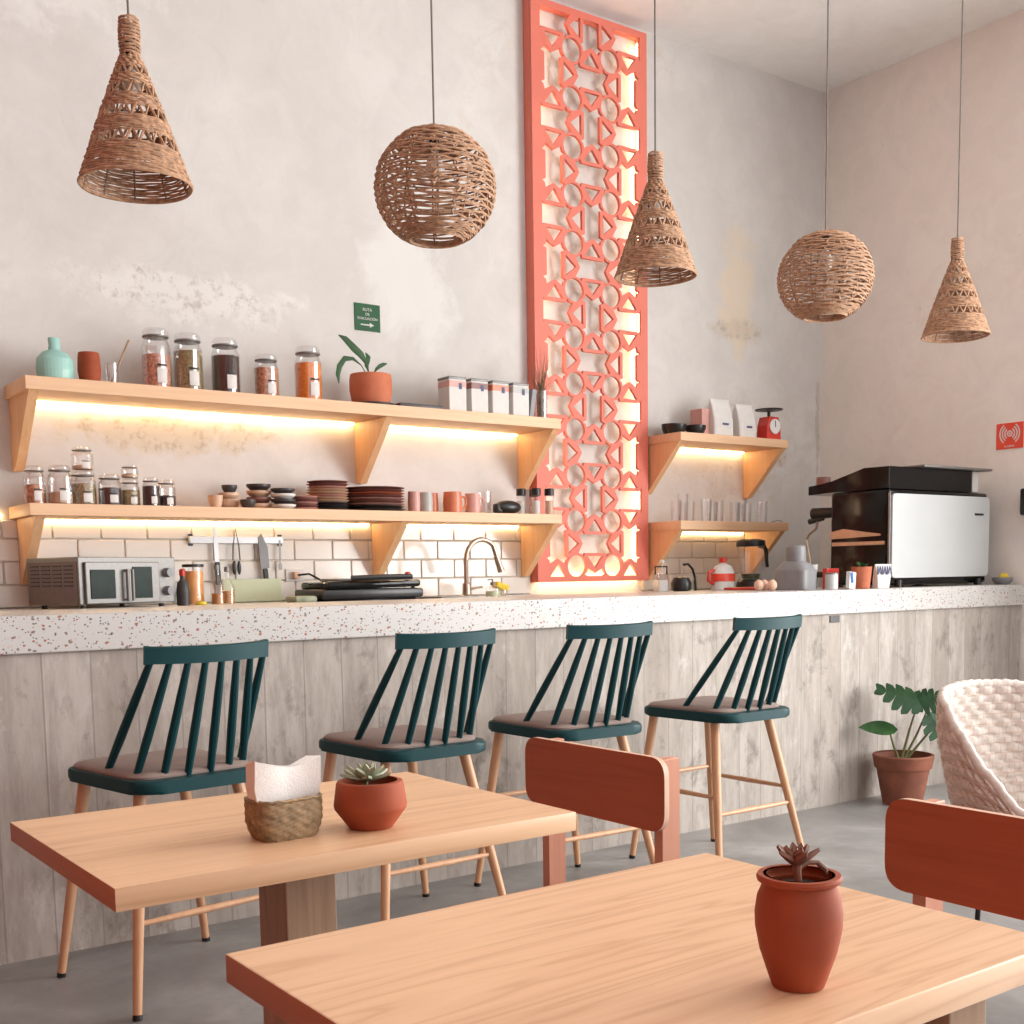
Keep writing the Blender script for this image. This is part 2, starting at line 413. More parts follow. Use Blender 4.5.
# ---------------------------------------------------------------- room
YW, XR, ZC = 5.40, 6.5616, 4.345
YB, ZB, ZW = 3.883, 1.098, 1.088          # bar front, bar top, rear worktop level
def struct(name, mb, mat): return obj(name, mb, mat, smooth=0, kind='structure')
struct('floor', MB().box((2.6, .6, -.05), (8.2, 9.9, .1)), M['floor'])
struct('ceiling', MB().box((2.6, .6, ZC + .05), (8.2, 9.9, .1)), M['ceil'])
struct('wall_back', MB().box((2.6, YW + .06, ZC / 2), (8.2, .12, ZC)), M['wall_b'])
# right wall: solid by the bar, a wide window opening nearer the street
w = MB()
w.box((XR + .06, 3.95, ZC / 2), (.12, 2.9, ZC)); w.box((XR + .06, -.1, .2), (.12, 5.2, .4)); w.box((XR + .06, -.1, 4.07), (.12, 5.2, .55)); w.box((XR + .06, -3.5, ZC / 2), (.12, 1.6, ZC))
struct('wall_right', w, M['wall_r'])
w = MB()
for y in (-2.65, -1.35, -.1, 1.15, 2.45): w.box((XR + .06, y, 2.1), (.06, .06, 3.4))
for z in (.43, 2.9, 3.77): w.box((XR + .06, -.1, z), (.06, 5.2, .06))
struct('window_1', w, M['metalb'])
struct('bounce_wall_left', MB().box((-1.45, .6, ZC / 2), (.1, 9.9, ZC)), M['red_bounce'])  # unseen wall, added to bounce red onto left-facing sides

# ---------------------------------------------------------------- bar and worktop
b = thing('bar_counter', 'long board-marked concrete bar with a thick speckled terrazzo top', 'bar counter', (3.0, 4.2, 0))
obj('bar_front', MB().box((0, -.22, .489), (7.1, .16, .978)), M['conc'], b, 0)
obj('bar_top', MB().box((0, .04, 1.038), (7.1, .72, .12), .004), M['terrazzo'], b)
obj('cable_hole', MB().box((1.86, -.3, .952), (.075, .01, .035), .002), M['black'], b)
g = thing('rear_worktop', 'rear kitchen worktop with a sink running along the tiled wall', 'worktop', (2.8, 5.08, 0))
obj('worktop', MB().box((0, 0, ZW - .02), (7.5, .62, .04)), M['terrazzo'], g)
obj('cabinet_front', MB().box((0, .02, .53), (7.5, .56, 1.06)), M['bracket'], g, 0)
obj('sink_rim', MB().box((.43, -.05, ZW + .005), (.22, .34, .012), .004), M['steel'], g)

# tiled splashback (two separate runs, either side of the red screen)
def tiles(x0, x1, z0, z1, label):
    root = thing('tile_splashback', label, 'tiles', ((x0 + x1) / 2, YW, z0))
    mb = MB(); mb.box((0, -.0045, (z1 - z0) / 2), (x1 - x0, .008, z1 - z0)); obj('grout_bed', mb, M['grout'], root, 0)
    tw, th = .2087, .0985; mb = MB(); z = 0.; r = 0; hx = (x1 - x0) / 2; z1 = z1 - z0
    while z < z1 - .01:
        x = -hx - (tw / 2 if r % 2 else 0); zt = min(z + th, z1)
        while x < hx:
            a, c = max(x, -hx) + .002, min(x + tw, hx) - .002
            if c - a > .02: mb.box(((a + c) / 2, -.011, (z + zt) / 2), (c - a, .012, zt - z - .004), .0045, seg=1)
            x += tw
        z += th; r += 1
    obj('glazed_tiles', mb, M['tile'], root, 20)
tiles(.1, 4.06, ZW + .003, 1.468, 'cream glazed brick tiles behind the oven, knives and tap')
tiles(4.91, 5.80, ZW + .003, 1.446, 'cream glazed brick tiles behind the blender, right of the red screen')

# ---------------------------------------------------------------- wall shelves
def shelf_unit(x0, x1, zt, th, dep, brackets, label, drop, led_spans):
    cx = (x0 + x1) / 2; r = thing('wall_shelf', label, 'shelf', (cx, YW, zt))
    obj('shelf_board', MB().box((0, -dep / 2, -th / 2), (x1 - x0, dep, th), .003), M['shelf'], r)
    for bx in brackets:
        q = -.019 if zt < 1.8 else -.001
        poly = [(q, -th), (-dep + .015, -th), (-.045, -th - drop), (q, -th - drop)]
        # polygon in (y, z), extruded along x
        m4 = Matrix(((0, 0, 1, bx - cx), (1, 0, 0, 0), (0, 1, 0, 0), (0, 0, 0, 1)))
        obj('bracket', MB().prism(poly, -.02, .02, m4, .0015), M['bracket'], r, 20)
    for a, c in led_spans:
        obj('led_strip', MB().box(((a + c) / 2 - cx, -.022, -th - .004), (c - a, .010, .008)), M['led'], r, 0)
    return r
shelf_unit(1.295, 4.032, 2.027, .055, .34, (1.33, 2.985, 4.01), 'upper long oak wall shelf holding big jars, a plant and canisters', .30, ((1.37, 2.95), (3.02, 3.97)))
shelf_unit(1.285, 4.032, 1.520, .050, .34, (1.33, 3.06, 4.01), 'lower long oak wall shelf stacked with jars, plates and mugs', .28, ((1.37, 3.02), (3.10, 3.97)))
shelf_unit(4.915, 5.845, 2.010, .050, .34, (4.94, 5.82), 'upper short oak shelf holding black bowls and a red scale', .29, ((4.95, 5.78),))
shelf_unit(4.915, 5.852, 1.500, .052, .34, (4.94, 5.82), 'lower short oak shelf lined with drinking glasses', .29, ((4.95, 5.78),))
s = obj('led_strip', MB().box((0, 0, 0), (.9, .012, .010)), M['led'], None, 0, loc=(.80, YW - .006, 1.484))
tag(s, 'glowing warm light strip on the wall left of the lower long shelf', 'light strip')

# ---------------------------------------------------------------- red lattice screen
def lattice():
    x0, x1, z0, z1 = 4.067, 4.905, 1.155, 4.292
    cx = 4.488; r = thing('lattice_screen', 'tall coral red cut-out lattice screen glowing from behind', 'screen', (cx, YW, z0))
    ix0, ix1, iz0, iz1 = 4.128, 4.852, 1.186, 4.256
    px, pz = .2753, .2573; ztop = 4.074 + pz / 2
    polys = []
    V = [(.050, .078), (.072, .082), (.058, .096), (.050, .118), (0, .088)]
    def vhole(sx, sz):
        q = []
        q += [(.050 * sx, .070 * sz), (.072 * sx, .080 * sz), (.056 * sx, .092 * sz), (.050 * sx, .116 * sz), (0, .086 * sz)]
        q += [(-x, z) for x, z in reversed(q[:-1])]
        return q + [(-x, -z) for x, z in q]
    vh = vhole(1.13, 1.02); vh = [(x, z) for x, z in vh]
    hh = [(z * 1.09, x * 1.07) for x, z in vhole(1., 1.)]
    def clip(poly):
        def half(pl, ins, inter):
            o = []
            for i in range(len(pl)):
                a, b_ = pl[i - 1], pl[i]
                if ins(b_):
                    if not ins(a): o.append(inter(a, b_))
                    o.append(b_)
                elif ins(a): o.append(inter(a, b_))
            return o
        for ax, lim, sg in ((0, ix0, 1), (0, ix1, -1), (1, iz0, 1), (1, iz1, -1)):
            def inter(a, b_, ax=ax, lim=lim):
                t = (lim - a[ax]) / (b_[ax] - a[ax]); return (a[0] + t * (b_[0] - a[0]), a[1] + t * (b_[1] - a[1]))
            poly = half(poly, lambda p, ax=ax, lim=lim, sg=sg: sg * (p[ax] - lim) > 1e-7, inter)
            if len(poly) < 3: return None
        area = sum(poly[i - 1][0] * poly[i][1] - poly[i][0] * poly[i - 1][1] for i in range(len(poly))) / 2
        return poly if abs(area) > .00025 else None
    tri = [(-.057, .182), (.057, .182), (0, .110)]
    for rr in range(13):
        zc = ztop - rr * pz
        for ci in (-1, 0, 1):
            xc = cx + ci * px
            vert = (ci + rr) % 2 == 0
            shape = vh if vert else hh
            polys.append([(xc + x, zc + z) for x, z in shape])
            for sg in (1, -1):
                if vert: polys.append([(xc + x, zc + sg * (z + .004)) for x, z in tri])
                else: polys.append([(xc + sg * (z * 1.07 + .004), zc + x) for x, z in tri])
    for rr in range(12):
        for ci in (-.5, .5):
            xc = cx + ci * px; zc = ztop - (rr + .5) * pz
            polys.append([(xc + .068 * math.cos(PI / 8 + k * PI / 8), zc + .0635 * math.sin(PI / 8 + k * PI / 8)) for k in range(16)])
    cu = bpy.data.curves.new('lattice', 'CURVE'); cu.dimensions = '2D'; cu.fill_mode = 'BOTH'; cu.extrude = .009
    def spline(pl):
        sp = cu.splines.new('POLY'); sp.points.add(len(pl) - 1); sp.use_cyclic_u = True
        for p, q in zip(sp.points, pl): p.co = (q[0] - cx, q[1] - z0, 0, 1)
    spline([(x0, z0), (x1, z0), (x1, z1), (x0, z1)])
    for pl in polys:
        pl = clip(pl)
        if pl: spline(pl)
    to = bpy.data.objects.new('lat', cu); C.objects.link(to)
    dg = bpy.context.evaluated_depsgraph_get(); me = bpy.data.meshes.new_from_object(to.evaluated_get(dg)); bpy.data.objects.remove(to)
    me.transform(Matrix.Translation((0, -.065, 0)) @ Matrix.Rotation(PI / 2, 4, 'X'))
    me.materials.clear(); me.materials.append(M['redp']); me.materials.append(M['plyedge'])
    for p in me.polygons:
        p.material_index = 1 if p.normal.y > .8 else 0  # back faces made pale so the glow in the holes stays cream
    o = bpy.data.objects.new('lattice_panel', me); C.objects.link(o); o.parent = r
    f = MB(); hw = (x1 - x0) / 2; H = z1 - z0; ox = (x0 + x1) / 2 - cx
    for sx in (-1, 1): f.box((ox + sx * (hw - .011), -.0285, H / 2), (.022, .053, H))
    f.box((ox, -.0285, H - .011), (2 * hw - .044, .053, .022))
    obj('frame', f, M['redp'], r, 0)
    f = MB()
    for sx in (-1, 1): f.box((ox + sx * (hw - .024), -.0285, H / 2), (.004, .053, H - .05))
    obj('pale_bounce_lining', f, M['plyedge'], r, 0)  # pale lining added to keep red bounce out of the glow
    for sx in (-1, 1):
        obj('led_strip', MB().box((ox + sx * (hw - .032), -.030, H / 2), (.008, .012, H - .1)), M['led2'], r, 0)
    obj('led_strip', MB().box((ox, -.03, .012), (.76, .012, .008)), M['led'], r, 0)
lattice()

# ---------------------------------------------------------------- signs
s = thing('evacuation_sign', 'small green evacuation route sign on the wall above the shelf plant', 'sign', (3.057, YW, 2.438))
obj('plate', MB().box((0, -.002, .067), (.147, .004, .134), .0008), M['green'], s)
R90 = Matrix.Rotation(PI / 2, 4, 'X')
for t, z, sz in (('RUTA', .104, .021), ('DE', .082, .019), ('EVACUACIÓN', .060, .018)):
    text_mesh('lettering', t, sz, M['paper'], s, Matrix.Translation((0, -.005, z)) @ R90)
a = MB(); a.box((-.012, -.005, .030), (.055, .0012, .006))
a.prism([(.012, .018), (.036, .030), (.012, .042)], -.0006, .0006, Matrix.Translation((0, -.005, 0)) @ R90)
obj('arrow', a, M['paper'], s, 0)
s = thing('alarm_sign', 'square red alarm sign with white sound waves on the right wall', 'sign', (XR, 4.002, 1.893))
obj('plate', MB().box((-.002, 0, .075), (.004, .172, .150), .0008), M['redsign'], s)
MS = Matrix.Translation((-.005, 0, .088)) @ Matrix.Rotation(-PI / 2, 4, 'Z') @ R90
def arc(r, a0, a1, w_, n=14):
    o = [(r * math.cos(a0 + (a1 - a0) * k / n), r * math.sin(a0 + (a1 - a0) * k / n)) for k in range(n + 1)]
    i = [((r - w_) * math.cos(a0 + (a1 - a0) * k / n), (r - w_) * math.sin(a0 + (a1 - a0) * k / n)) for k in range(n, -1, -1)]
    return o + i
a = MB()
for r_ in (.034, .050, .066):
    a.prism(arc(r_, -.95, .95, .0075), -.0006, .0006, MS); a.prism(arc(r_, PI - .95, PI + .95, .0075), -.0006, .0006, MS)
a.prism(arc(.018, 0, 2 * PI - .001, .007, 24), -.0006, .0006, MS); a.prism(arc(.006, 0, 2 * PI - .01, .0058, 16), -.0006, .0006, MS)
obj('sound_wave_symbol', a, M['paper'], s, 0)
text_mesh('lettering', 'ALARMA', .017, M['paper'], s, Matrix.Translation((-.005, 0, .014)) @ Matrix.Rotation(-PI / 2, 4, 'Z') @ R90)
s = obj('wall_speaker', MB().box((0, 0, 0), (.10, .14, .155), .012), M['black'], None, loc=(XR - .055, 3.80, 1.573)); tag(s, 'black box speaker at the right edge on the right wall', 'speaker')

# ---------------------------------------------------------------- pendants
def cone_pendant(loc, label):
    r = thing('cone_pendant', label, 'pendant lamp', loc, 0, 'cone-shaped woven pendants')
    H = .465; mb = MB(); rng = random.Random(3)
    def rad(z):
        if z > .36: return .026 + .003 * math.sin((z - .36) * 30)
        t = (.36 - z) / .36; return .027 + .132 * t ** .93
    bands = [(.0, .085), (.118, .165), (.198, .235), (.268, .297), (.32, .36)]
    def ringz(z, tr, amp=.0028, n=72):
        rr = rad(z); k = 12; ph = rng.choice((0, PI)); wob = rng.uniform(0, 6)
        mb.tube([(math.cos(a) * (rr + amp * math.sin(k * a + ph)), math.sin(a) * (rr + amp * math.sin(k * a + ph)), z + .0012 * math.sin(3 * a + wob)) for a in [2 * PI * i / n for i in range(n)]], tr, 5, True)
    for z0, z1 in bands:
        z = z0
        while z <= z1 + 1e-6: ringz(z, .0032); z += .0058
    z = .366
    while z < H: ringz(z, .0038, .001, 30); z += .0098
    ringz(-.004, .0052, 0)
    # open bands: crossing strands
    full = [0.] + [v for bnd in bands for v in bnd][1:]
    for (a0, a1), (b0, b1) in zip(bands[:-1], bands[1:]):
        n = max(9, int(2 * PI * rad((a1 + b0) / 2) / .036))
        for i in range(n):
            for sg in (-1, 1):
                an = 2 * PI * i / n; an2 = an + sg * PI / n * 1.0
                p0 = (rad(a1) * math.cos(an), rad(a1) * math.sin(an), a1 - .004); p1 = (rad(b0) * math.cos(an2), rad(b0) * math.sin(an2), b0 + .004)
                for o_ in (-.0028, .0028):
                    mb.tube([(p0[0], p0[1], p0[2]), ((p0[0] + p1[0]) / 2 * 1.01, (p0[1] + p1[1]) / 2 * 1.01, (p0[2] + p1[2]) / 2 + o_), p1], .0030, 4)
    obj('woven_shade', mb, M['rattan'], r, 60)
    rb = MB()
    for i in range(10):
        a = 2 * PI * i / 10; rb.tube([(math.cos(a) * (rad(z) - .004), math.sin(a) * (rad(z) - .004), z) for z in [k * .460 / 16 for k in range(17)]], .0028, 5)
    obj('ribs', rb, M['rattan_d'], r)
    obj('bulb', MB().lathe([(.004, .255), (.022, .262), (.030, .285), (.024, .312), (.013, .335), (.013, .35)]), M['bulb'], r)
    obj('lamp_socket', MB().lathe([(.016, .345), (.016, .40)]), M['black'], r)
    obj('cord', MB().cyl((0, 0, .39), (0, 0, ZC - loc[2]), .0034, seg=8), M['cord'], r)
    return r
def globe_pendant(loc, label):
    r = thing('globe_pendant', label, 'pendant lamp', loc, 0, 'round woven pendants')
    R_, RZ = .207, .197; mb = MB(); rng = random.Random(5); cz = .172; z = .004; n = 96; row = 0
    def rd(z): return R_ * math.sqrt(max(.012, 1 - ((z - cz) / RZ) ** 2))
    gaps = []
    while z < .368:
        rr = max(rd(z), .02); t = (z - cz) / RZ
        dense = abs(t) > .72
        lean = rng.uniform(-.002, .002)
        for strand in range(2 if dense else 1):
            zz = z + strand * .004
            ph = PI * row; wob = rng.uniform(0, 6)
            pts = []
            for i in range(n):
                a = 2 * PI * i / n; rr2 = max(rd(zz), .02) + .003 * math.sin(8 * a + ph)
                pts.append((rr2 * math.cos(a), rr2 * math.sin(a), zz + lean + .0035 * math.sin(4 * a + wob) * (0 if dense else 1) + .002 * math.sin(8 * a + ph)))
            mb.tube(pts, .0036, 5, True)
        z += .0078 if dense else .0098; row += 1
    for zz, rr in ((.003, .098), (-.001, .093), (.369, .025), (.369, .014)):
        mb.tube([(rr * math.cos(2 * PI * i / 48), rr * math.sin(2 * PI * i / 48), zz) for i in range(48)], .0048, 5, True)
    # short diagonal stitches that fill parts of the weave
    for i in range(16):
        a0 = 2 * PI * i / 16 + .2
        for k in range(20):
            zz = .045 + .25 * k / 20; zz2 = zz + .0135; a1 = a0 + .05 * (1 if k % 2 else -1)
            if rng.random() < .35: continue
            mb.tube([(rd(zz) * math.cos(a0), rd(zz) * math.sin(a0), zz), (rd(zz2) * math.cos(a1), rd(zz2) * math.sin(a1), zz2)], .0045, 4)
    obj('woven_shade', mb, M['rattan'], r, 60)
    rb = MB()
    for i in range(12):
        a = 2 * PI * i / 12; rb.tube([((max(rd(z), .02) - .003) * math.cos(a), (max(rd(z), .02) - .003) * math.sin(a), z) for z in [0.004 + k * .362 / 24 for k in range(25)]], .0034, 5)
    obj('ribs', rb, M['rattan_d'], r)
    obj('bulb', MB().lathe([(.004, .20), (.024, .207), (.034, .235), (.026, .265), (.014, .29), (.014, .30)]), M['bulb'], r)
    obj('lamp_socket', MB().lathe([(.018, .295), (.018, .36)]), M['black'], r)
    obj('cord', MB().cyl((0, 0, .34), (0, 0, ZC - loc[2]), .0034, seg=8), M['cord'], r)
    return r
c1 = cone_pendant((1.268, 3.6, 2.370), 'large-looking cone-shaped woven pendant at the far left above the vase shelf')
dup(c1, (3.36, 3.6, 2.383), .7, 'cone-shaped woven pendant hanging in front of the red lattice screen')
dup(c1, (5.395, 3.6, 2.358), 1.9, 'cone-shaped woven pendant at the far right in front of the right wall')
g1 = globe_pendant((2.322, 3.6, 2.366), 'round woven pendant hanging left of the red lattice screen')
dup(g1, (4.395, 3.6, 2.335), .9, 'round woven pendant hanging in front of the room corner on the right')

# ---------------------------------------------------------------- bar stools
def make_stool(label):
    r = thing('bar_stool', label, 'bar stool', (0, 0, 0), 0, 'teal spindle-back stools at the bar')
    ZT = .648
    out = rounded([(-.225, .188), (-.206, -.305), (.200, -.305), (.220, .188)], [.085, .085, .085, .085], 8)
    obj('seat', MB().prism(out, ZT - .037, ZT, Matrix(), .011), M['teal'], r)
    cs = MB()
    for k, (sc, z) in enumerate(((.93, ZT - .004), (.94, ZT + .006), (.90, ZT + .014), (.74, ZT + .020), (.35, ZT + .024))):
        ring = [Vector((x * sc, (y + .045) * (sc * .93) - .030, z)) for x, y in out]
        if k == 0: rings = []
        rings.append(ring)
    cs.ring_surface(rings); obj('cushion', cs, M['cushion'], r, 60)
    feet = {(-1, 1): (-.247, .198), (1, 1): (.247, .198), (-1, -1): (-.253, -.311), (1, -1): (.253, -.311)}
    tops = {(-1, 1): (-.160, .151), (1, 1): (.160, .151), (-1, -1): (-.154, -.190), (1, -1): (.154, -.190)}
    def at(k, z): t = z / .61; f = feet[k]; p = tops[k]; return Vector((f[0] + (p[0] - f[0]) * t, f[1] + (p[1] - f[1]) * t, z))
    for k in feet:
        l = obj('leg', MB().tube([at(k, .012), at(k, .30), at(k, .608)], [.0125, .0165, .019], 14), M['legwood'], r)
        obj('foot_cap', MB().tube([at(k, 0), at(k, .014)], .0135, 12), M['black'], l)
    for k0, k1, z in (((-1, -1), (1, -1), .250), ((-1, -1), (-1, 1), .315), ((1, -1), (1, 1), .315), ((-1, 1), (1, 1), .35)):
        a, b_ = at(k0, z), at(k1, z); m_ = (a + b_) / 2
        obj('stretcher', MB().tube([a, m_, b_], [.0075, .0105, .0075], 10), M['legwood'], r)
    bases = [(-.178, -.035), (-.168, -.195), (-.104, -.235), (-.036, -.248), (.036, -.248), (.104, -.235), (.168, -.205), (.192, -.150)]
    def ry(x): return -.318 - .040 * (1 - (x / .2) ** 2)
    for i, (x, y) in enumerate(bases):
        tx = -.176 + .352 * i / 7; a = Vector((x, y, ZT - .004)); b_ = Vector((tx, ry(tx), .978))
        obj('spindle', MB().tube([a, a.lerp(b_, .35), a.lerp(b_, .7), b_], [.0105, .0132, .0122, .0095], 10), M['teal'], r)
    rings = []
    n = 18
    for i in range(n + 1):
        x = -.190 + .380 * i / n; y = ry(x); h = .024 + (.002 if i in (0, n) else 0); zc = .996 + .004 * (x / .197) ** 2
        slope = math.atan2(.080 * x / .04, 1); nx, ny = math.sin(slope) * -1, math.cos(slope)
        th = .0105
        rings.append([Vector((x - nx * th * s1, y - ny * th * s1 - (zz * .10), zc + zz)) for s1, zz in ((1, -h), (1, h * .86), (.6, h), (-.6, h), (-1, h * .86), (-1, -h))])
    mb = MB(); mb.ring_surface(rings); obj('top_rail', mb, M['teal'], r, 50)
    return r
st = make_stool('teal spindle-back bar stool, leftmost, behind the napkin basket'); st.location = (1.218, 3.503, 0); st.rotation_euler = (0, 0, .138)
dup(st, (2.060, 3.527, 0), .035, 'teal spindle-back bar stool behind the round succulent pot, second from left')
dup(st, (2.775, 3.530, 0), -.028, 'teal spindle-back bar stool behind the farther reddish chair, third from left')
dup(st, (3.545, 3.494, 0), .012, 'teal spindle-back bar stool, rightmost, standing clear of the tables')

# ---------------------------------------------------------------- tables
def shade_ends(o):  # both end faces get the oak with the shade painted in
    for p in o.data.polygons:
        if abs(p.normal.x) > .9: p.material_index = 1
t = thing('cafe_table', 'farther small oak cafe table on a square brown pedestal', 'table', (.986, 2.081, 0))
shade_ends(obj('table_top', MB().box((0, 0, .7215), (.893, .633, .037), .0015), [M['table'], M['shaded_end']], t))
obj('pedestal', MB().box((-.008, -.02, .355), (.105, .125, .70), .003), M['pedestal'], t)
obj('base_plate', MB().box((-.008, -.02, .006), (.36, .36, .012), .003), M['metalb'], t)
t = thing('cafe_table', 'nearest oak cafe table carrying the tall clay pot', 'table', (.966, 1.060, 0))
shade_ends(obj('table_top', MB().box((0, 0, .7215), (.836, .612, .037), .0025), [M['table2'], M['shaded_end']], t))
for x, y in ((-.345, .235), (.27, .235), (-.345, -.235), (.27, -.235)):
    obj('leg', MB().box((x, y, .352), (.075, .075, .703), .003), M['pedestal'], t)

# ---------------------------------------------------------------- plywood-back chairs
def ply_chair(label):
    r = thing('dining_chair', label, 'chair', (0, 0, 0), 0, 'reddish plywood-back chairs')
    # local: faces -X, back at x=0
    def backpanel(x0, x1):
        pl = rounded([(-.285, .560), (.285, .560), (.285, .747), (-.285, .747)], .052, 8)
        m4 = Matrix(((0, 0, 1, 0), (1, 0, 0, 0), (0, 1, 0, 0), (0, 0, 0, 1)))
        t_ = bmesh.new(); a = [t_.verts.new((x0, y, z)) for y, z in pl]; b_ = [t_.verts.new((x1, y, z)) for y, z in pl]; n = len(a)
        return a, b_, n, t_, pl
    mb = MB(); pl = rounded([(-.285, .560), (.285, .560), (.285, .747), (-.285, .747)], .052, 8)
    rings = []
    for x, sc in ((0., 1.),(.016, 1.)):
        rings.append([Vector((x - .012 * (1 - (y / .285) ** 2) * 0, y, z)) for y, z in pl])
    mb.ring_surface(rings, True, True, True)
    o = obj('backrest', mb, [M['veneer'], M['plyedge']], r, 30)
    for p in o.data.polygons:
        if abs(p.normal.x) < .5: p.material_index = 1
    for y in (-.245, .215):
        obj('back_leg', MB().tube([(.052, y, 0), (.046, y, .35), (.046, y, .742)], .001, 4) if False else MB().prism([(.017, -.015), (.075, -.015), (.075, .015), (.017, .015)], .0, .741, Matrix.Translation((0, y, 0)), .003), M['post'], r)
    obj('seat', MB().prism(rounded([(-.03, -.19), (-.03, .16), (-.36, .16), (-.36, -.19)], .03, 6), .325, .343, Matrix(), .004), M['post'], r)
    for y in (-.17, .14):
        obj('front_leg', MB().box((-.325, y, .162), (.04, .028, .324), .003), M['post'], r)
    for y in (-.214, .184):
        obj('side_rail', MB().box((-.14, y, .315), (.36, .020, .035), .002), M['post'], r)
    return r
ch = ply_chair('reddish plywood-back chair at the end of the farther table'); ch.location = (1.982, 2.383, 0)
dup(ch, (1.985, 1.175, 0), 0, 'reddish plywood-back chair at the right frame edge beside the nearest table')

# ---------------------------------------------------------------- woven lounge chair
def woven_chair():
    r = thing('woven_lounge_chair', 'rounded cream woven cord chair with black legs at the right edge', 'chair', (3.155, 1.70, 0))
    rx, ry_ = .375, .34
    def rim(a):
        d = abs(a); k = [(0, .852), (25, .846), (50, .820), (66, .755), (84, .66), (100, .57), (125, .51), (150, .48)]
        d = math.degrees(d)
        for (a0, z0), (a1, z1) in zip(k[:-1], k[1:]):
            if d <= a1:
                t_ = (d - a0) / (a1 - a0); t_ = t_ * t_ * (3 - 2 * t_) * .4 + t_ * .6; return z0 + (z1 - z0) * t_
        return .5
    NA, NV = 230, 90; th = .016; inner, outer = [], []
    for j in range(NV + 1):
        v = j / NV; ri, ro = [], []
        for i in range(NA + 1):
            a = math.radians(-150 + 300 * i / NA)
            z = .40 + (rim(a) - .40) * v
            f = .72 + .28 * min(1, v * 1.25) ** .6
            ca, sa = math.cos(a), math.sin(a)
            w_ = math.tanh(2.2 * math.sin(PI * i / 4.2 + (PI if int(j / 5.) % 2 else 0))) * .0048
            strand = .0035 * abs(math.sin(PI * j / 5.)) ** .6
            for lst, off, q in ((ri, -th / 2, 1), (ro, th / 2, -1)):
                R1 = rx * f + off - q * (strand + w_); R2 = ry_ * f + off - q * (strand + w_)
                lst.append(Vector((R1 * sa, R2 * ca, z)))
        inner.append(ri); outer.append(ro)
    mb = MB(); mb.ring_surface(inner, False); mb.ring_surface(outer, False)
    o = obj('woven_back', mb, M['weave'], r, 80); uv = o.data.uv_layers.new(name='UVMap')
    for lp in o.data.loops:
        q = o.data.vertices[lp.vertex_index].co; uv.data[lp.index].uv = (math.atan2(q.x / rx, q.y / ry_) / math.radians(300) + .5, q.z)
    # rim rope with wrapping
    mb = MB(); pts = []
    for i in range(160):
        a = math.radians(-150 + 300 * i / 159); pts.append(Vector((rx * math.sin(a), ry_ * math.cos(a), rim(a) + .004)))
    mb.tube(pts, [.013 + .0022 * math.sin(i * 2.2) for i in range(160)], 8)
    obj('rim', mb, M['cane'], r, 80)
    mb = MB(); mb.lathe([(.0, .385), (rx * .7, .39), (rx * .74, .405), (rx * .66, .415), (0., .41)], (0, 0, 0), 40, sy=ry_ / rx)
    obj('seat', mb, M['cane'], r, 60)
    for (x0, y0), (x1, y1) in (((-.27, .12), (-.40, .05)), ((.27, .12), (.37, .2)), ((-.25, -.15), (-.36, -.3)), ((.25, -.15), (.36, -.3))):
        obj('leg', MB().cyl((x1, y1, 0), (x0 if y0 < 0 or x0 > 0 else -.375, y0 if y0 < 0 or x0 > 0 else .045, .42), .007, seg=10), M['metalb'], r)
woven_chair()

# ---------------------------------------------------------------- things on the tables
def basket():
    r = thing('napkin_basket', 'small woven palm basket on the farther table, holding napkins', 'basket', (.898, 1.935, .740), .06)
    mb = MB(); n = 96; rings = []
    def sq(a, w_, d, p):
        c, s_ = math.cos(a), math.sin(a); k = (abs(c) ** p + abs(s_) ** p) ** (-1 / p); return Vector((c * k * w_, s_ * k * d, 0))
    H = .072
    prof = [(0., .70, 3.), (.0, .80, 3.), (.010, .90, 3.), (.025, .99, 3.5), (.045, 1.0, 4.), (H, .97, 4.5)]
    N2 = 15
    for j in range(N2 + 1):
        t_ = j / N2; z = H * t_; k = .80 + .20 * min(1, (t_ * 2.2)) ** .6
        ring = []
        for i in range(n):
            a = 2 * PI * i / n; p = sq(a, .0635 * k, .046 * k, 4.)
            w_ = .0016 * (1 if ((i + 2 * j) // 3) % 2 else -1)
            nrm = Vector((math.cos(a), math.sin(a), 0)); zz = z + (.004 * math.sin(a * 4) if j == N2 else 0)
            ring.append(Vector((p.x, p.y, zz)) + nrm * w_)
        rings.append(ring)
    inn = [[Vector((p.x * .93, p.y * .90, max(p.z, .006))) for p in rg] for rg in reversed(rings)]
    mb.ring_surface(rings + inn)
    obj('woven_body', mb, M['basket'], r, 60)
    rm = MB(); rm.tube([sq(2 * PI * i / 48, .0625, .046, 4.) + Vector((0, 0, H + .001 * math.sin(i * 2.4))) for i in range(48)], .0028, 6, True)
    obj('rim', rm, M['basket'], r, 60)
basket()
r = thing('napkin_stack', 'folded white cloth napkins standing in the woven basket', 'napkin', (.896, 1.935, .748), .05)
for k in range(5):
    mb = MB(); top, W_ = .0, .064 - .001 * k; y = -.018 + k * .009; ring0, ring1 = [], []; n = 16
    rows = []
    for j in range(9):
        row = []
        for i in range(n + 1):
            u = i / n * 2 - 1; v = j / 8
            zt = .120 + .016 * abs(u) ** 1.8 - .002 * k - .003 * math.sin(2.2 * u + .4 * k)
            row.append((W_ * u * (.74 + .30 * min(1, v * 1.6)), y * (.75 + .25 * v) + .006 * math.sin(2.5 * u) * v - .006 * v * abs(u), .002 + (zt - .002) * v))
        rows.append(row)
    f = [[Vector((a_, b_ - .0042, c_)) for a_, b_, c_ in row] for row in rows]; bk = [[Vector((a_, b_ + .0042, c_ )) for a_, b_, c_ in row] for row in rows]
    loops = [f_ + list(reversed(b_)) for f_, b_ in zip(f, bk)]
    mb.ring_surface(loops); obj('napkin', mb, M['napkin'], r, 60)

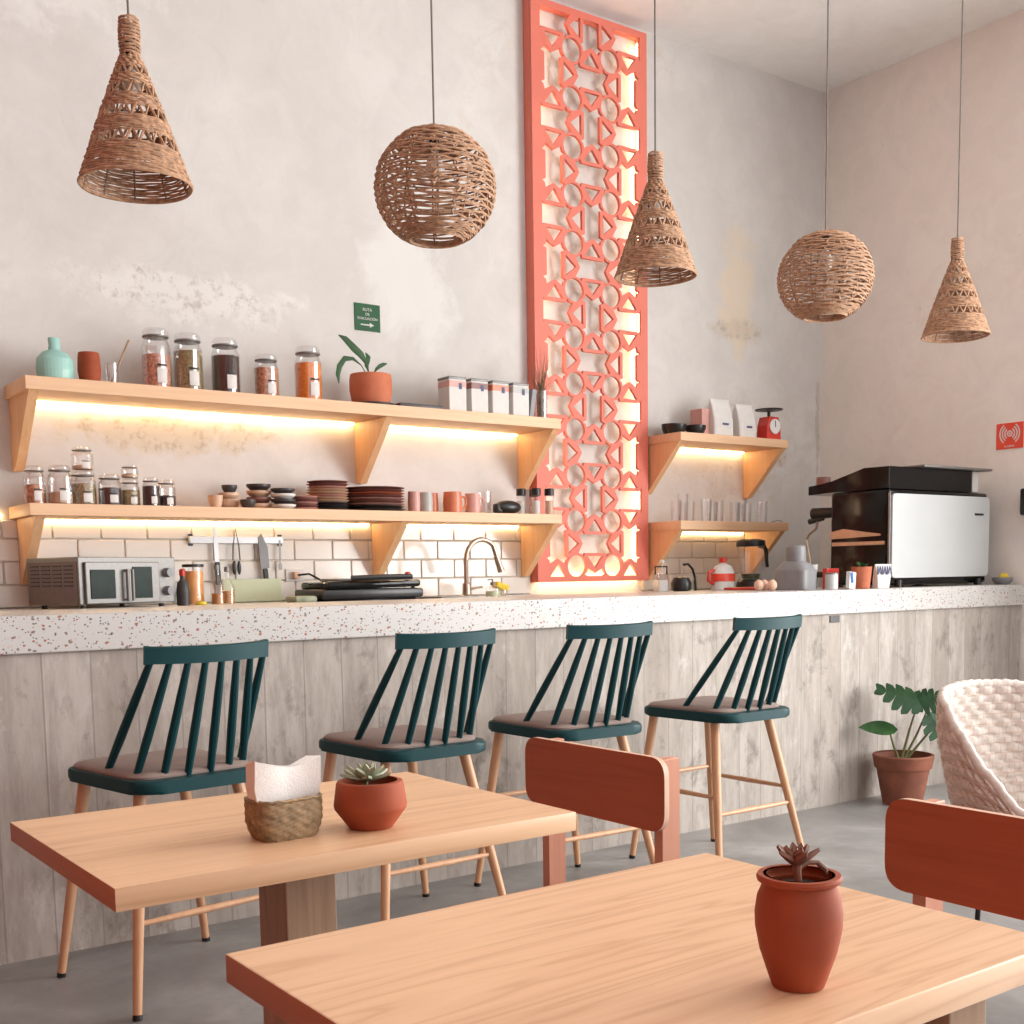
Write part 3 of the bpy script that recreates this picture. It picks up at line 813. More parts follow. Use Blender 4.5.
# round succulent pot
def pot_part(r, prof_out, thick, soil_z, soil_r, mat, seg=40):
    inner = [(max(a - thick, .001), z) for a, z in reversed(prof_out) if z > .008]
    obj('pot', MB().lathe(prof_out + inner + [(.001, .008)], seg=seg, cap0=True, cap1=True), mat, r)
    obj('soil', MB().lathe([(soil_r, soil_z - .004), (soil_r * .7, soil_z), (.001, soil_z + .002)], seg=24), M['soil'], r)
r = thing('potted_succulent', 'round faceted terracotta bowl with a small grey-green succulent on the farther table', 'plant', (1.056, 1.902, .740))
pot_part(r, [(.034, 0.), (.040, .001), (.066, .036), (.0675, .043), (.062, .083), (.060, .087), (.057, .088)], .006, .074, .0565, M['terra'])
lf = MB()
rng = random.Random(2)
for ringn, (n, el, ln) in enumerate(((6, .15, .046), (6, .55, .038), (4, 1.05, .030))):
    for i in range(n):
        a = 2 * PI * i / n + ringn * .5 + rng.uniform(-.15, .15); d = Vector((math.cos(a) * math.cos(el), math.sin(a) * math.cos(el), math.sin(el)))
        lf.leafy((-.008, 0, .090), d, (0, 0, 1), ln * 1.12, .019, -.15, 6, None, .0045, .3)
obj('leaves', lf, M['leafg'], r, 60)
obj('stem', MB().cyl((-.008, 0, .070), (-.008, 0, .094), .004), M['stem'], r)

# tall clay pot on the nearest table
r = thing('potted_succulent', 'tall barrel-shaped terracotta pot with a brown rosette succulent on the nearest table', 'plant', (1.008, .853, .740))
pot_part(r, [(.026, 0.), (.0285, .001), (.032, .010), (.0425, .042), (.0475, .068), (.0480, .084), (.0455, .102), (.0405, .114), (.0405, .117), (.0455, .120), (.0465, .1235), (.0450, .127), (.0415, .127)], .006, .115, .0355, M['terra'], 56)
lf = MB(); rng = random.Random(4); top = Vector((-.004, 0, .143))
obj('stem', MB().tube([(0, 0, .110), (-.003, 0, .128), top], [.0045, .0045, .006], 8), M['leafb'], r)
for k, (n, el, ln) in enumerate(((5, .45, .029), (4, .85, .024), (3, 1.2, .018))):
    for i in range(n):
        a = 2 * PI * i / n + k * .6 + .5; d = Vector((math.cos(a) * math.cos(el), math.sin(a) * math.cos(el), math.sin(el)))
        lf.leafy(top + Vector((0, 0, -.004)), d, (0, 0, 1), ln, .0125, -.2, 6, None, .004, .4)
obj('leaves', lf, M['leafb'], r, 60)
obj('runner', MB().tube([(-.003, 0, .132), (.009, -.004, .139), (.021, -.008, .138), (.029, -.012, .130), (.031, -.013, .121)], [.0025, .003, .0032, .0038, .002], 8), M['leafb'], r)

# ---------------------------------------------------------------- floor plant
r = thing('potted_monstera', 'dark terracotta pot with a split-leaf plant on the floor against the bar', 'plant', (5.155, 3.69, 0))
pot_part(r, [(.092, 0.), (.098, .002), (.132, .185), (.142, .188), (.153, .250), (.149, .256)], .012, .225, .136, simple('worn_dark_terracotta', (.20, .065, .035), .75, 0, .3, 9., .1), 44)
def PV(a, z, t=0.): return Vector((.808 * a - .589 * t, -.589 * a - .808 * t, z))     # a: to the right, t: into the room
def split_leaf(parent, base, tip, w_, cuts, normal, droop=.25):
    base, tip = Vector(base), Vector(tip); ax = tip - base; ln = ax.length; d = ax.normalized(); n_ = Vector(normal).normalized()
    side = d.cross(n_).normalized(); n_ = side.cross(d).normalized(); mb = MB()
    def P_(t_, s_): return base + d * ln * t_ + side * s_ * w_ / 2 + n_ * (.05 * w_ * abs(s_) - .16 * w_ * s_ * s_ - droop * ln * t_ * t_)
    for sg in (-1, 1):
        for i in range(cuts):
            t0, t1 = i / cuts, (i + 1) / cuts; m_ = (t0 + t1) / 2; env = (.70 + .42 * math.sin(PI * min(1, m_ * 1.15))) * (1 - .5 * m_ ** 2.2); sw = .07
            q = [(t0, 0), (t1, 0), (t1 + sw * .5, .55 * env), (t1 - .035 + sw, .86 * env), (m_ + .02 + sw * 1.3, env), (t0 + .025 + sw, .90 * env), (t0 + sw * .5, .55 * env)]
            tv = [mb.bm.verts.new(P_(a_, sg * s_)) for a_, s_ in q]; bv = [mb.bm.verts.new(P_(a_, sg * s_) - n_ * .002) for a_, s_ in q]
            mb.bm.faces.new(tv); mb.bm.faces.new(list(reversed(bv)))
            for k in range(len(tv)):
                kk = (k + 1) % len(tv); mb.bm.faces.new((tv[k], bv[k], bv[kk], tv[kk]))
    return obj('split_leaf', mb, M['leafd'], parent, 40)
for p0, p1, p2 in (((-.01, .22), (.03, .38), (.065, .50)), ((.0, .22), (.07, .36), (.115, .47)), ((.01, .22), (.10, .33), (.17, .41)), ((-.02, .22), (-.05, .30), (-.075, .385))):
    obj('stem', MB().tube([PV(*p0), PV(*p1), PV(*p2)], [.0075, .006, .004], 8), M['stem'], r)
split_leaf(r, PV(.10, .515, .02), PV(-.13, .60, -.02), .20, 5, PV(.15, .8, .75), .05)
split_leaf(r, PV(.05, .53, .0), PV(.20, .555, .05), .17, 5, PV(0, .75, .8), .15)
split_leaf(r, PV(.12, .47, .03), PV(.215, .30, .09), .17, 5, PV(.25, .5, .85), -.05)
mb = MB(); mb.leafy(PV(-.035, .385, .02), PV(-1, .10, .0), PV(0, .75, .7), .20, .095, .04, 9, None, .002, .1); obj('leaf', mb, M['leaf'], r, 50)

# ---------------------------------------------------------------- jars and vessels
def jar(loc, w_, h, fill, mat, label, group, band=True, name='glass_jar'):
    r = thing(name, label, 'jar', loc, 0, group); R_ = w_ / 2
    prof = [(R_ * .9, 0), (R_, .006), (R_, h * .70), (R_ * .84, h * .80), (R_ * .80, h * .86)]
    obj('glass_body', MB().lathe(prof + [(a - .003, z) for a, z in reversed(prof[1:])], seg=24, cap0=True, cap1=True), M['glass'], r)
    obj('contents', MB().lathe([(R_ * .84, .006), (R_ * .93, .010), (R_ * .93, min(fill, h * .69)), (R_ * .5, min(fill, h * .69) + .004), (.001, min(fill, h * .69) + .002)], seg=22), mat, r)
    obj('lid', MB().lathe([(R_ * .85, h * .86), (R_ * .88, h * .88), (R_ * .88, h * .95), (R_ * .7, h), (.001, h)], seg=22), M['glass'], r)
    obj('seal_ring', MB().lathe([(R_ * .86, h * .85), (R_ * .90, h * .86), (R_ * .90, h * .875), (R_ * .86, h * .885)], seg=22), M['steel'], r)
    if band:
        # a small label strip wrapped on the side facing the room
        p = []
        for z in (h * .10, h * .34):
            p.append([Vector(((R_ + .0012) * math.cos(a), (R_ + .0012) * math.sin(a), z)) for a in [math.radians(-108 + 4 * k) for k in range(11)]])
        q = [[v * 1 for v in rg] for rg in p]
        mb = MB(); mb.ring_surface(p, False); obj('paper_label', mb, M['paper'], r)
        mb = MB(); mb.ring_surface([[Vector((v.x * 1.02, v.y * 1.02, h * .37)) for v in p[0]], [Vector((v.x * 1.02, v.y * 1.02, h * .405)) for v in p[0]]], False); obj('label_stripe', mb, M['black'], r)
    return r
ZU, ZL = 2.027, 1.520
GU, GL = 'large clip-top jars on the upper shelf', 'small clip-top jars on the lower shelf'
jar((1.886, 5.2, ZU), .125, .264, .150, M['oats'], 'tallest glass jar of pinkish oats, first of the jars on the upper shelf', GU)
jar((2.030, 5.2, ZU), .128, .258, .192, M['seeds'], 'glass jar of tan-green seeds beside the oats jar on the upper shelf', GU)
jar((2.205, 5.2, ZU), .130, .254, .174, M['beans'], 'glass jar of dark coffee beans on the upper shelf', GU)
jar((2.403, 5.2, ZU), .115, .201, .160, M['nuts'], 'shortest glass jar of mixed nuts on the upper shelf', GU)
jar((2.618, 5.2, ZU), .130, .259, .185, M['lentil'], 'glass jar of bright orange lentils on the upper shelf', GU)
jar((1.345, 5.2, ZL), .088, .160, .08, M['nuts'], 'small glass jar at the left end of the lower shelf', GL)
jar((1.440, 5.17, ZL), .100, .163, .05, M['sand'], 'small glass jar with a wide white label, second on the lower shelf', GL)
jar((1.545, 5.20, ZL), .105, .146, .09, M['seeds'], 'glass jar on the lower shelf with a smaller jar stacked on it', GL)
jar((1.545, 5.20, ZL + .147), .092, .098, .02, M['sand'], 'small empty-looking glass jar stacked on top of another jar', GL)
jar((1.650, 5.18, ZL), .100, .134, .075, M['beans'], 'low glass jar of dark beans on the lower shelf', GL)
jar((1.745, 5.20, ZL), .080, .118, .07, M['seeds'], 'small glass jar of seeds under another stacked jar', GL)
jar((1.745, 5.20, ZL + .119), .075, .058, .02, M['sand'], 'squat glass jar stacked over the seeds jar', GL, False)
jar((1.825, 5.17, ZL), .076, .127, .10, M['beans'], 'small glass jar filled with black beans, lower shelf', GL)
jar((1.905, 5.20, ZL), .082, .121, .05, M['beans'], 'small half-filled glass jar, last of the jar group', GL)

r = thing('ceramic_vase', 'squat turquoise ceramic vase at the left end of the upper shelf', 'vase', (1.454, 5.2, ZU))
obj('body', MB().lathe([(.045, 0), (.070, .008), (.078, .05), (.074, .095), (.050, .122), (.025, .132), (.022, .150), (.024, .178), (.022, .182), (.018, .182), (.018, .14), (.001, .13)], seg=32, sy=.7), M['tealg'], r)
r = thing('clay_cup', 'small red clay cup beside the turquoise vase', 'cup', (1.594, 5.2, ZU))
obj('body', MB().lathe([(.034, 0), (.040, .004), (.048, .06), (.045, .115), (.042, .134), (.039, .134), (.042, .06), (.032, .01), (.001, .01)], seg=28), M['terra'], r)
r = thing('drinking_glass', 'small clear glass holding a dark stick on the upper shelf', 'glass', (1.690, 5.2, ZU))
obj('body', MB().lathe([(.020, 0), (.026, .004), (.029, .10), (.027, .10), (.023, .006), (.001, .006)], seg=20), M['glass'], r)
s = obj('wooden_stick', MB().tube([(-.012, 0, .010), (.04, 0, .13), (.075, 0, .205)], [.005, .0045, .006], 8), M['pedestal'], None, loc=(1.695, 5.2, ZU)); tag(s, 'thin dark stick leaning in the small glass', 'stick')

r = thing('potted_plant', 'short terracotta pot with drooping long leaves on the upper shelf', 'plant', (2.954, 5.2, ZU))
obj('saucer', MB().lathe([(.09, 0), (.118, .003), (.122, .014), (.001, .012)]), M['darkc'], r)
o_ = [(.080, .013), (.092, .016), (.105, .080), (.104, .135), (.100, .157)]
obj('pot', MB().lathe(o_ + [(a - .008, z) for a, z in reversed(o_[1:])] + [(.001, .02)], seg=36), M['terra_l'], r)
obj('soil', MB().lathe([(.094, .140), (.001, .146)]), M['soil'], r)
def arch_leaf(r, pts, w_, mat):
    mb = MB(); pts = [Vector(p) for p in pts]; n = len(pts) - 1; rows = []
    for i, p in enumerate(pts):
        t_ = i / n; d = (pts[min(i + 1, n)] - pts[max(i - 1, 0)]).normalized(); sd = d.cross(Vector((0, 1, .15))).normalized()
        h = w_ * .72 * (math.sin(PI * min(1, max(0, (t_ - .25) / .75))) ** .7 if t_ > .25 else 0) / 2 + .0025
        rows.append([p - sd * h, p + Vector((0, -.003, 0)), p + sd * h, p + Vector((0, .003, 0))])
    mb.ring_surface(rows); return obj('leaf', mb, mat, r, 60)
arch_leaf(r, [(.0, 0, .14), (-.015, 0, .19), (-.03, -.01, .215), (-.06, -.02, .245), (-.10, -.02, .275), (-.15, -.03, .31), (-.185, -.03, .325)], .045, M['leaf'])
arch_leaf(r, [(-.01, 0, .14), (-.05, 0, .20), (-.10, -.01, .225), (-.15, -.02, .22), (-.18, -.02, .18), (-.19, -.02, .14), (-.185, -.02, .10)], .035, M['leaf'])
arch_leaf(r, [(.005, 0, .14), (.02, 0, .17), (.035, 0, .19), (.055, 0, .205), (.075, 0, .215), (.095, 0, .22)], .022, M['leaf'])
arch_leaf(r, [(.0, 0, .14), (-.01, 0, .17), (-.02, 0, .20), (-.02, -.01, .225), (-.015, -.01, .24), (-.03, -.01, .26)], .035, M['leaf'])

s = obj('serving_tray', MB().box((0, 0, .012), (.25, .18, .024), .006), M['darkc'], None, loc=(3.19, 5.2, ZU)); tag(s, 'flat black tray between the shelf plant and the canisters', 'tray')
bands = ['pinkc', 'plum', 'orangec', 'greyc']
for i, (x, cap) in enumerate(((3.405, 'pink-topped'), (3.540, 'purple-topped'), (3.672, 'orange-topped'), (3.803, 'grey-green-topped'))):
    r = thing('tea_canister', 'square white canister with a %s band on the upper shelf' % cap.replace('-topped', ''), 'canister', (x, 5.16, ZU), 0, 'square canisters on the upper shelf')
    obj('body', MB().box((0, 0, .083), (.105, .105, .160), .004), M['paper'], r)
    obj('colour_band', MB().box((0, 0, .138), (.1065, .1065, .034), .004), M[bands[i]], r)
    obj('lid', MB().box((0, 0, .168), (.109, .109, .014), .004), M['steel'], r)
    obj('crest', MB().box((.015, -.0545, .128), (.018, .002, .030), .0008), M['navy'], r)
s = obj('slate_slab', MB().box((0, 0, .075), (.03, .10, .15), .003, Matrix.Rotation(.16, 4, 'Y')), M['flask'], None, loc=(3.893, 5.17, ZU + .003)); tag(s, 'grey slab leaning beside the last canister', 'slab')
r = thing('glass_vase', 'slim glass vase of dried grass at the right end of the upper shelf', 'vase', (3.975, 5.16, ZU))
obj('body', MB().lathe([(.030, 0), (.034, .004), (.036, .15), (.034, .15), (.031, .006), (.001, .006)], seg=22), M['glass'], r)
mb = MB(); rng = random.Random(9)
for k in range(46):
    a = rng.uniform(0, 2 * PI); q = rng.uniform(0, 1) ** .5; h = rng.uniform(.20, .40)
    mb.tube([(.020 * q * math.cos(a), .020 * q * math.sin(a), .01), (.026 * q * math.cos(a), .026 * q * math.sin(a), .16), ((.03 + .05 * q) * math.cos(a), (.03 + .03 * q) * math.sin(a), h)], [.0022, .0018, .0006], 4)
s = obj('dried_grass', mb, M['straw'], None, 60, kind='stuff', loc=(3.975, 5.16, ZU)); tag(s, 'dry brown grass stems in the slim vase', 'dried grass')

# lower shelf crockery
def bowl_prof(R_, h, t_=.005): return [(R_ * .55, 0), (R_ * .7, .004), (R_ * .97, h * .6), (R_, h), (R_ - t_, h), (R_ * .9, h * .55), (R_ * .5, t_ + .002), (.001, t_ + .002)]
def bowl(loc, R_, h, mat, label, group, name='bowl'):
    return tag(obj(name, MB().lathe(bowl_prof(R_, h), seg=26), mat, None, loc=loc), label, name.split('_')[-1], group)
GB = 'small bowls on the lower shelf'
s = obj('espresso_cup', MB().lathe(bowl_prof(.033, .06)), M['sand'], None, loc=(2.132, 5.2, ZL)); tag(s, 'small tan cup left of the bowls on the lower shelf', 'cup')
bowl((2.205, 5.22, ZL), .05, .045, M['sand'], 'pale sand bowl under the black bowl, left of the bowl group', GB)
bowl((2.205, 5.22, ZL + .046), .048, .028, M['sand'], 'pale sand bowl in the middle of the leftmost bowl stack', GB)
bowl((2.209, 5.22, ZL + .075), .036, .034, M['darkc'], 'small black bowl topping the leftmost bowl stack', GB)
bowl((2.262, 5.14, ZL), .036, .040, M['darkc'], 'small black bowl standing low in front of the sand bowls', GB)
for k, (m_, n_) in enumerate((('sand', 'bottom pale'), ('plum', 'second brown'), ('sand', 'third pale'), ('darkc', 'topmost black'))):
    bowl((2.362, 5.24, ZL + k * .030), .058, .029, M[m_], '%s bowl of the taller stack in the middle bowls' % n_, GB)
for k, (m_, n_) in enumerate((('paper', 'bottom white'), ('darkc', 'middle black'), ('paper', 'upper white'), ('darkc', 'top black'))):
    bowl((2.452, 5.17, ZL + k * .0245), .058, .0238, M[m_], '%s bowl of the front striped stack beside the short plates' % n_, GB)
def plate(loc, R_, mat, label, group, t_=.0115):
    return tag(obj('plate', MB().lathe([(R_ * .6, 0), (R_ * .85, .003), (R_, t_), (R_ - .004, t_ + .001), (R_ * .8, .006), (.001, .005)], seg=34), mat, None, loc=loc), label, 'plate', group)
ordn = ['bottom', 'second', 'third', 'fourth', 'fifth', 'sixth', 'seventh', 'eighth', 'ninth', 'tenth', 'eleventh', 'twelfth']
for k in range(5): plate((2.575, 5.2, ZL + k * .0135), .068, M['plum'] if k % 2 else M['pinkc'], '%s plate up of the short brown side-plate stack' % ordn[k], 'side plates, short stack')
cols = ['darkc', 'darkc', 'darkc', 'sand', 'sand', 'pinkc', 'sand', 'sand', 'pinkc', 'plum', 'plum']
for k in range(11): plate((2.712, 5.22, ZL + k * .0130), .103 - .002 * (k % 3), M[cols[k]], '%s plate up of the tall mixed plate stack, %s' % (ordn[k], {'darkc': 'charcoal', 'sand': 'sand', 'pinkc': 'pinkish', 'plum': 'plum'}[cols[k]]), 'plates, tall stack')
cols = ['darkc', 'darkc', 'pinkc', 'plum', 'pinkc', 'plum', 'orangec', 'plum', 'plum']
for k in range(9): plate((2.965, 5.22, ZL + k * .0132), .155 - .003 * (k % 2), M[cols[k]], '%s plate up of the widest plum plate stack' % ordn[k], 'dinner plates, wide stack')
def mug(loc, R_, h, mat, label, handle=0., name='mug'):
    r = thing(name, label, name, loc, 0, 'mugs on the lower shelf')
    obj('body', MB().lathe([(R_ * .8, 0), (R_ * .95, .004), (R_, h * .5), (R_ * .93, h), (R_ * .86, h), (R_ * .9, h * .4), (.001, .008)], seg=26), mat, r)
    if handle: obj('handle', MB().tube([(R_ * .9 * handle, 0, h * .8), (R_ * 1.5 * handle, 0, h * .78), (R_ * 1.7 * handle, 0, h * .5), (R_ * 1.4 * handle, 0, h * .25), (R_ * .9 * handle, 0, h * .2)], .006, 8), mat, r)
mug((3.168, 5.17, ZL), .032, .104, M['pinkc'], 'small pink cup right beside the wide plate stack', 0, 'cup')
mug((3.240, 5.17, ZL), .034, .102, M['greyc'], 'grey and pink cup between the pink cup and red cup', 0, 'cup')
mug((3.312, 5.23, ZL), .034, .104, M['orangec'], 'dark red cup partly behind the big orange mug', 0, 'cup')
mug((3.400, 5.17, ZL), .050, .108, M['orangec'], 'big terracotta orange mug with handle on the lower shelf', 1)
mug((3.545, 5.20, ZL), .042, .106, M['pinkc'], 'pale pink mug right of the orange mug', 1)
r = tag(obj('drinking_glass', MB().lathe([(.03, 0), (.038, .004), (.042, .12), (.040, .12), (.034, .006), (.001, .006)], seg=22), M['glass'], None, loc=(3.645, 5.24, ZL)), 'clear tumbler behind the black pouch on the lower shelf', 'glass')
s = obj('fabric_pouch', MB().ball((0, 0, .036), .04, 2.1, 1.1, .92, 20).box((-.06, 0, .030), (.05, .05, .05), .012), M['black'], None, loc=(3.735, 5.15, ZL)); tag(s, 'lumpy black pouch lying near the spice jars', 'pouch')
for x, y, pl_ in ((3.862, 5.20, 'left'), (3.918, 5.14, 'second'), (3.965, 5.22, 'third'), (4.000, 5.13, 'right')):
    r = thing('spice_jar', '%s of the four small black-capped spice jars at the lower shelf end' % {'left': 'leftmost', 'second': 'second', 'third': 'third', 'right': 'rightmost'}[pl_], 'jar', (x, y, ZL), 0, 'black-capped spice jars')
    obj('body', MB().lathe([(.022, 0), (.025, .003), (.025, .095), (.020, .105)], seg=20), M['glass'], r)
    obj('contents', MB().lathe([(.021, .004), (.021, .075 if pl_ != 'third' else .05)], seg=18), M['paper'] if pl_ in ('left', 'second') else M['sand'], r)
    obj('cap', MB().lathe([(.026, .103), (.026, .138), (.022, .141)], seg=20), M['black'], r)

# ---------------------------------------------------------------- right-hand shelves
GBB = 'black bowls on the right upper shelf'
for x, y, l_ in ((4.985, 5.17, 'left black bowl of the three on the right upper shelf'), (5.065, 5.29, 'middle black bowl standing behind the other two'), (5.125, 5.15, 'right black bowl of the three beside the white bags')):
    bowl((x, y, 2.010), .062, .055 if y < 5.2 else .075, M['black'], l_, GBB)
s = obj('carton_box', MB().box((0, 0, .085), (.07, .10, .17), .002), M['pinkc'], None, loc=(5.262, 5.25, 2.010)); tag(s, 'narrow pinkish carton behind the black bowls', 'box')
def bag(x, y, w_, h, label):
    r = thing('coffee_bag', label, 'bag', (x, y, 2.010), 0, 'white packets on the right upper shelf')
    mb = MB(); rings = []
    for z, a, d in ((0, .94, 1.), (.01, 1., 1.), (h * .45, 1., .95), (h * .78, .97, .5), (h * .93, .96, .12), (h, .97, .06)):
        rings.append([Vector((x_ * a * w_ / 2, y_ * d * .045, z)) for x_, y_ in rounded([(-1, -1), (1, -1), (1, 1), (-1, 1)], .25, 3)])
    mb.ring_surface(rings); obj('packet', mb, M['paper'], r, 40)
    obj('printed_label', MB().box((.01, -.0455, h * .35), (w_ * .32, .003, .012), .001), M['navy'], r)
bag(5.375, 5.20, .165, .232, 'taller white paper bag next to the carton')
bag(5.585, 5.20, .150, .215, 'white paper bag directly left of the red scale')
r = thing('kitchen_scale', 'red mechanical kitchen scale with a round dial on the right upper shelf', 'scale', (5.775, 5.16, 2.010))
obj('body', MB().prism([(-.065, 0), (.065, 0), (.060, .09), (.040, .145), (-.040, .145), (-.060, .09)], -.045, .045, R90, .006), M['redd'], r)
obj('dial', MB().cyl((0, -.046, .085), (0, -.053, .085), .046, seg=36), M['paper'], r)
obj('needle', MB().box((0, -.055, .100), (.004, .002, .040)), M['black'], r)
obj('post', MB().cyl((0, 0, .14), (0, 0, .185), .010), M['black'], r)
obj('weighing_pan', MB().lathe([(.030, .180), (.085, .188), (.088, .194), (.001, .192)]), M['black'], r)
GG = 'tumblers on the right lower shelf'
names = ['leftmost', 'second', 'third', 'fourth', 'fifth', 'sixth', 'seventh', 'eighth', 'ninth', 'rightmost']
for i in range(10):
    x = 4.965 + .083 * i; h = .165 if i == 1 else (.122 + .012 * (i % 2)); y = 5.15 + .03 * (i % 3)
    o_ = obj('tumbler', MB().lathe([(.026, 0), (.030, .003), (.034, h), (.0325, h), (.028, .007), (.001, .007)], seg=22), M['glass'], None, loc=(x, y, 1.500))
    tag(o_, '%s of the row of clear tumblers on the right lower shelf' % names[i], 'glass', GG)
s = obj('fork', MB().tube([(0, 0, .004), (.05, -.01, .012), (.10, 0, .006)], .003, 6), M['steel'], None, loc=(5.74, 5.10, 1.5015)); tag(s, 'small metal utensil lying right of the tumblers', 'utensil')

# ---------------------------------------------------------------- knife strip, socket
r = thing('magnetic_knife_strip', 'long steel magnetic strip on the tiles above the worktop', 'knife strip', (2.30, YW - .018, 1.385))
obj('bar', MB().box((0, -.012, 0), (.472, .022, .034), .003), M['steelb'], r)
obj('mount', MB().box((-.225, -.003, .0), (.02, .010, .055), .002), M['black'], r)
obj('mount', MB().box((.225, -.003, .0), (.02, .010, .055), .002), M['black'], r)
def knife(x, zt, zb, lean, bw, label, steel=M['steelb'], flip=False):
    r = thing('kitchen_knife', label, 'knife', (x, YW - .0425, zb), 0, 'knives on the magnetic strip'); h = zt - zb
    ro = Matrix.Rotation(lean, 4, 'Y')
    mxx = ro @ R90
    hd = h * .38
    obj('blade', MB().prism([(-bw / 2, hd), (bw / 2, hd), (bw / 2, h * .75), (-bw * .1, h), (-bw / 2, h * .93)], -.0012, .0012, mxx), steel, r, 0)
    obj('handle', MB().prism(rounded([(-.012, 0), (.012, 0), (.011, hd), (-.011, hd)], .006, 3), -.009, .009, mxx, .003), M['black'], r)
knife(2.195, 1.457, 1.174, -.03, .022, 'narrow bright knife, leftmost on the magnetic strip')
knife(2.440, 1.418, 1.146, -.06, .045, 'wide dark-bladed chef knife, right on the magnetic strip', M['flask'])
r = thing('kitchen_tongs', 'steel tongs with black tips between the two knives', 'tongs', (2.290, YW - .040, 1.219))
obj('arms', MB().tube([(-.018, 0, .07), (-.014, 0, .14), (0, 0, .22), (.014, 0, .14), (.018, 0, .07)], .0035, 6), M['steel'], r)
obj('tips', MB().ball((-.012, 0, .035), .013, .8, .5, 2.6).ball((.012, 0, .035), .013, .8, .5, 2.6), M['black'], r)
s = obj('steel_spatula', MB().box((0, 0, .08), (.010, .002, .12)).box((0, 0, .012), (.018, .003, .03), .001), M['steel'], None, loc=(2.515, YW - .041, 1.245)); tag(s, 'thin steel spatula at the right end of the magnetic strip', 'spatula')
r = thing('wall_socket', 'small wall socket with a plugged-in cable above the press', 'socket', (2.60, YW - .017, 1.215))
obj('plate', MB().box((0, -.004, 0), (.10, .008, .062), .003), M['paper'], r)
obj('plug', MB().box((.0, -.022, 0), (.034, .03, .034), .006), M['sand'], r)
obj('cable', MB().tube([(.0, -.037, 0), (.05, -.06, .005), (.10, -.10, -.03), (.14, -.16, -.055)], .005, 8), M['black'], r)

# ---------------------------------------------------------------- rear worktop things
r = thing('toaster_oven', 'stainless toaster oven with a glass door and two knobs', 'oven', (1.582, 5.126, ZW), .30)
W_, D_, H_ = .47, .37, .205
obj('case', MB().box((0, 0, .012 + H_ / 2), (W_, D_, H_ - .012), .004), M['steel'], r)
mb = MB(); mb.box((-W_ / 2 - .001, 0, .105), (.004, D_ - .02, .175), .001)
obj('side_panel', mb, M['steeld'], r, 0)
mb = MB()
for k in range(6):
    for j in range(4): mb.box((-W_ / 2 - .004, -.12 + j * .08, .095 + k * .016), (.003, .060, .005))
obj('vent_slots', mb, M['black'], r, 0)
d = obj('door', MB().box((-.035, -D_ / 2 - .008, .105), (.355, .014, .170), .004), M['steel'], r)
obj('door_glass', MB().box((-.135, -D_ / 2 - .0165, .100), (.115, .004, .118), .001), M['ovenglass'], d)
obj('door_glass', MB().box((.055, -D_ / 2 - .0165, .105), (.095, .004, .130), .001), M['ovenglass'], d)
obj('handle', MB().cyl((-.03, -D_ / 2 - .035, .03), (-.03, -D_ / 2 - .035, .16), .007).cyl((-.006, -D_ / 2 - .035, .03), (-.006, -D_ / 2 - .035, .16), .007).box((-.018, -D_ / 2 - .022, .155), (.034, .024, .008)).box((-.018, -D_ / 2 - .022, .035), (.034, .024, .008)), M['steel'], d)
for z in (.145, .068): obj('knob', MB().cyl((.190, -D_ / 2, z), (.190, -D_ / 2 - .028, z), .021, .018, 24), M['flask'], r)
for x in (-.19, .19):
    for y in (-.14, .14): obj('foot', MB().cyl((x, y, 0), (x, y, .014), .012), M['black'], r)

def bottle(name, loc, prof, mat, label, cat, cap=None, capmat=None, liq=None, liqmat=None, group=None):
    r = thing(name, label, cat, loc, 0, group)
    obj('body', MB().lathe(prof, seg=24), mat, r)
    if liq: obj('liquid', MB().lathe(liq, seg=22), liqmat, r)
    if cap: obj('cap', MB().lathe(cap, seg=18), capmat, r)
    return r
bottle('sauce_bottle', (1.893, 5.02, ZW), [(.020, 0), (.028, .004), (.030, .06), (.024, .10), (.011, .115), (.011, .135)], M['darkc'], 'small dark bottle with a red neck just right of the oven', 'bottle', [(.013, .130), (.013, .155), (.008, .16)], M['redd'])
bottle('glass_pitcher', (1.965, 5.08, ZW), [(.040, 0), (.046, .004), (.046, .165), (.043, .172)], M['glass'], 'clear jar of orange drink beside the oven', 'jar', [(.047, .168), (.047, .180), (.001, .182)], M['black'], [(.042, .004), (.043, .150)], M['juice'])
bottle('oil_bottle', (2.050, 5.02, ZW), [(.026, 0), (.030, .004), (.030, .09), (.010, .125), (.010, .16)], M['glass'], 'clear glass bottle with amber oil, left of the pair', 'bottle', [(.012, .155), (.012, .175)], M['steel'], [(.026, .004), (.026, .05)], M['amber'])
bottle('oil_bottle', (2.130, 5.10, ZW), [(.030, 0), (.035, .004), (.034, .08), (.010, .120), (.010, .15)], M['glass'], 'clear glass bottle with darker amber oil, right of the pair', 'bottle', [(.012, .145), (.012, .168)], M['steel'], [(.031, .004), (.031, .06)], M['amber'])
s = obj('yellow_lid', MB().lathe([(.018, 0), (.026, .008), (.020, .018), (.001, .022)]), M['yellow'], None, loc=(1.925, 4.90, ZW)); tag(s, 'small yellow round lid in front of the orange drink', 'lid')
s = obj('cutting_board', MB().box((0, 0, .055), (.30, .012, .11), .003, Matrix.Rotation(-.12, 4, 'X')), M['greenboard'], None, loc=(2.36, 5.345, ZW + .002)); tag(s, 'pale green cutting board leaning on the tiles under the knives', 'cutting board')

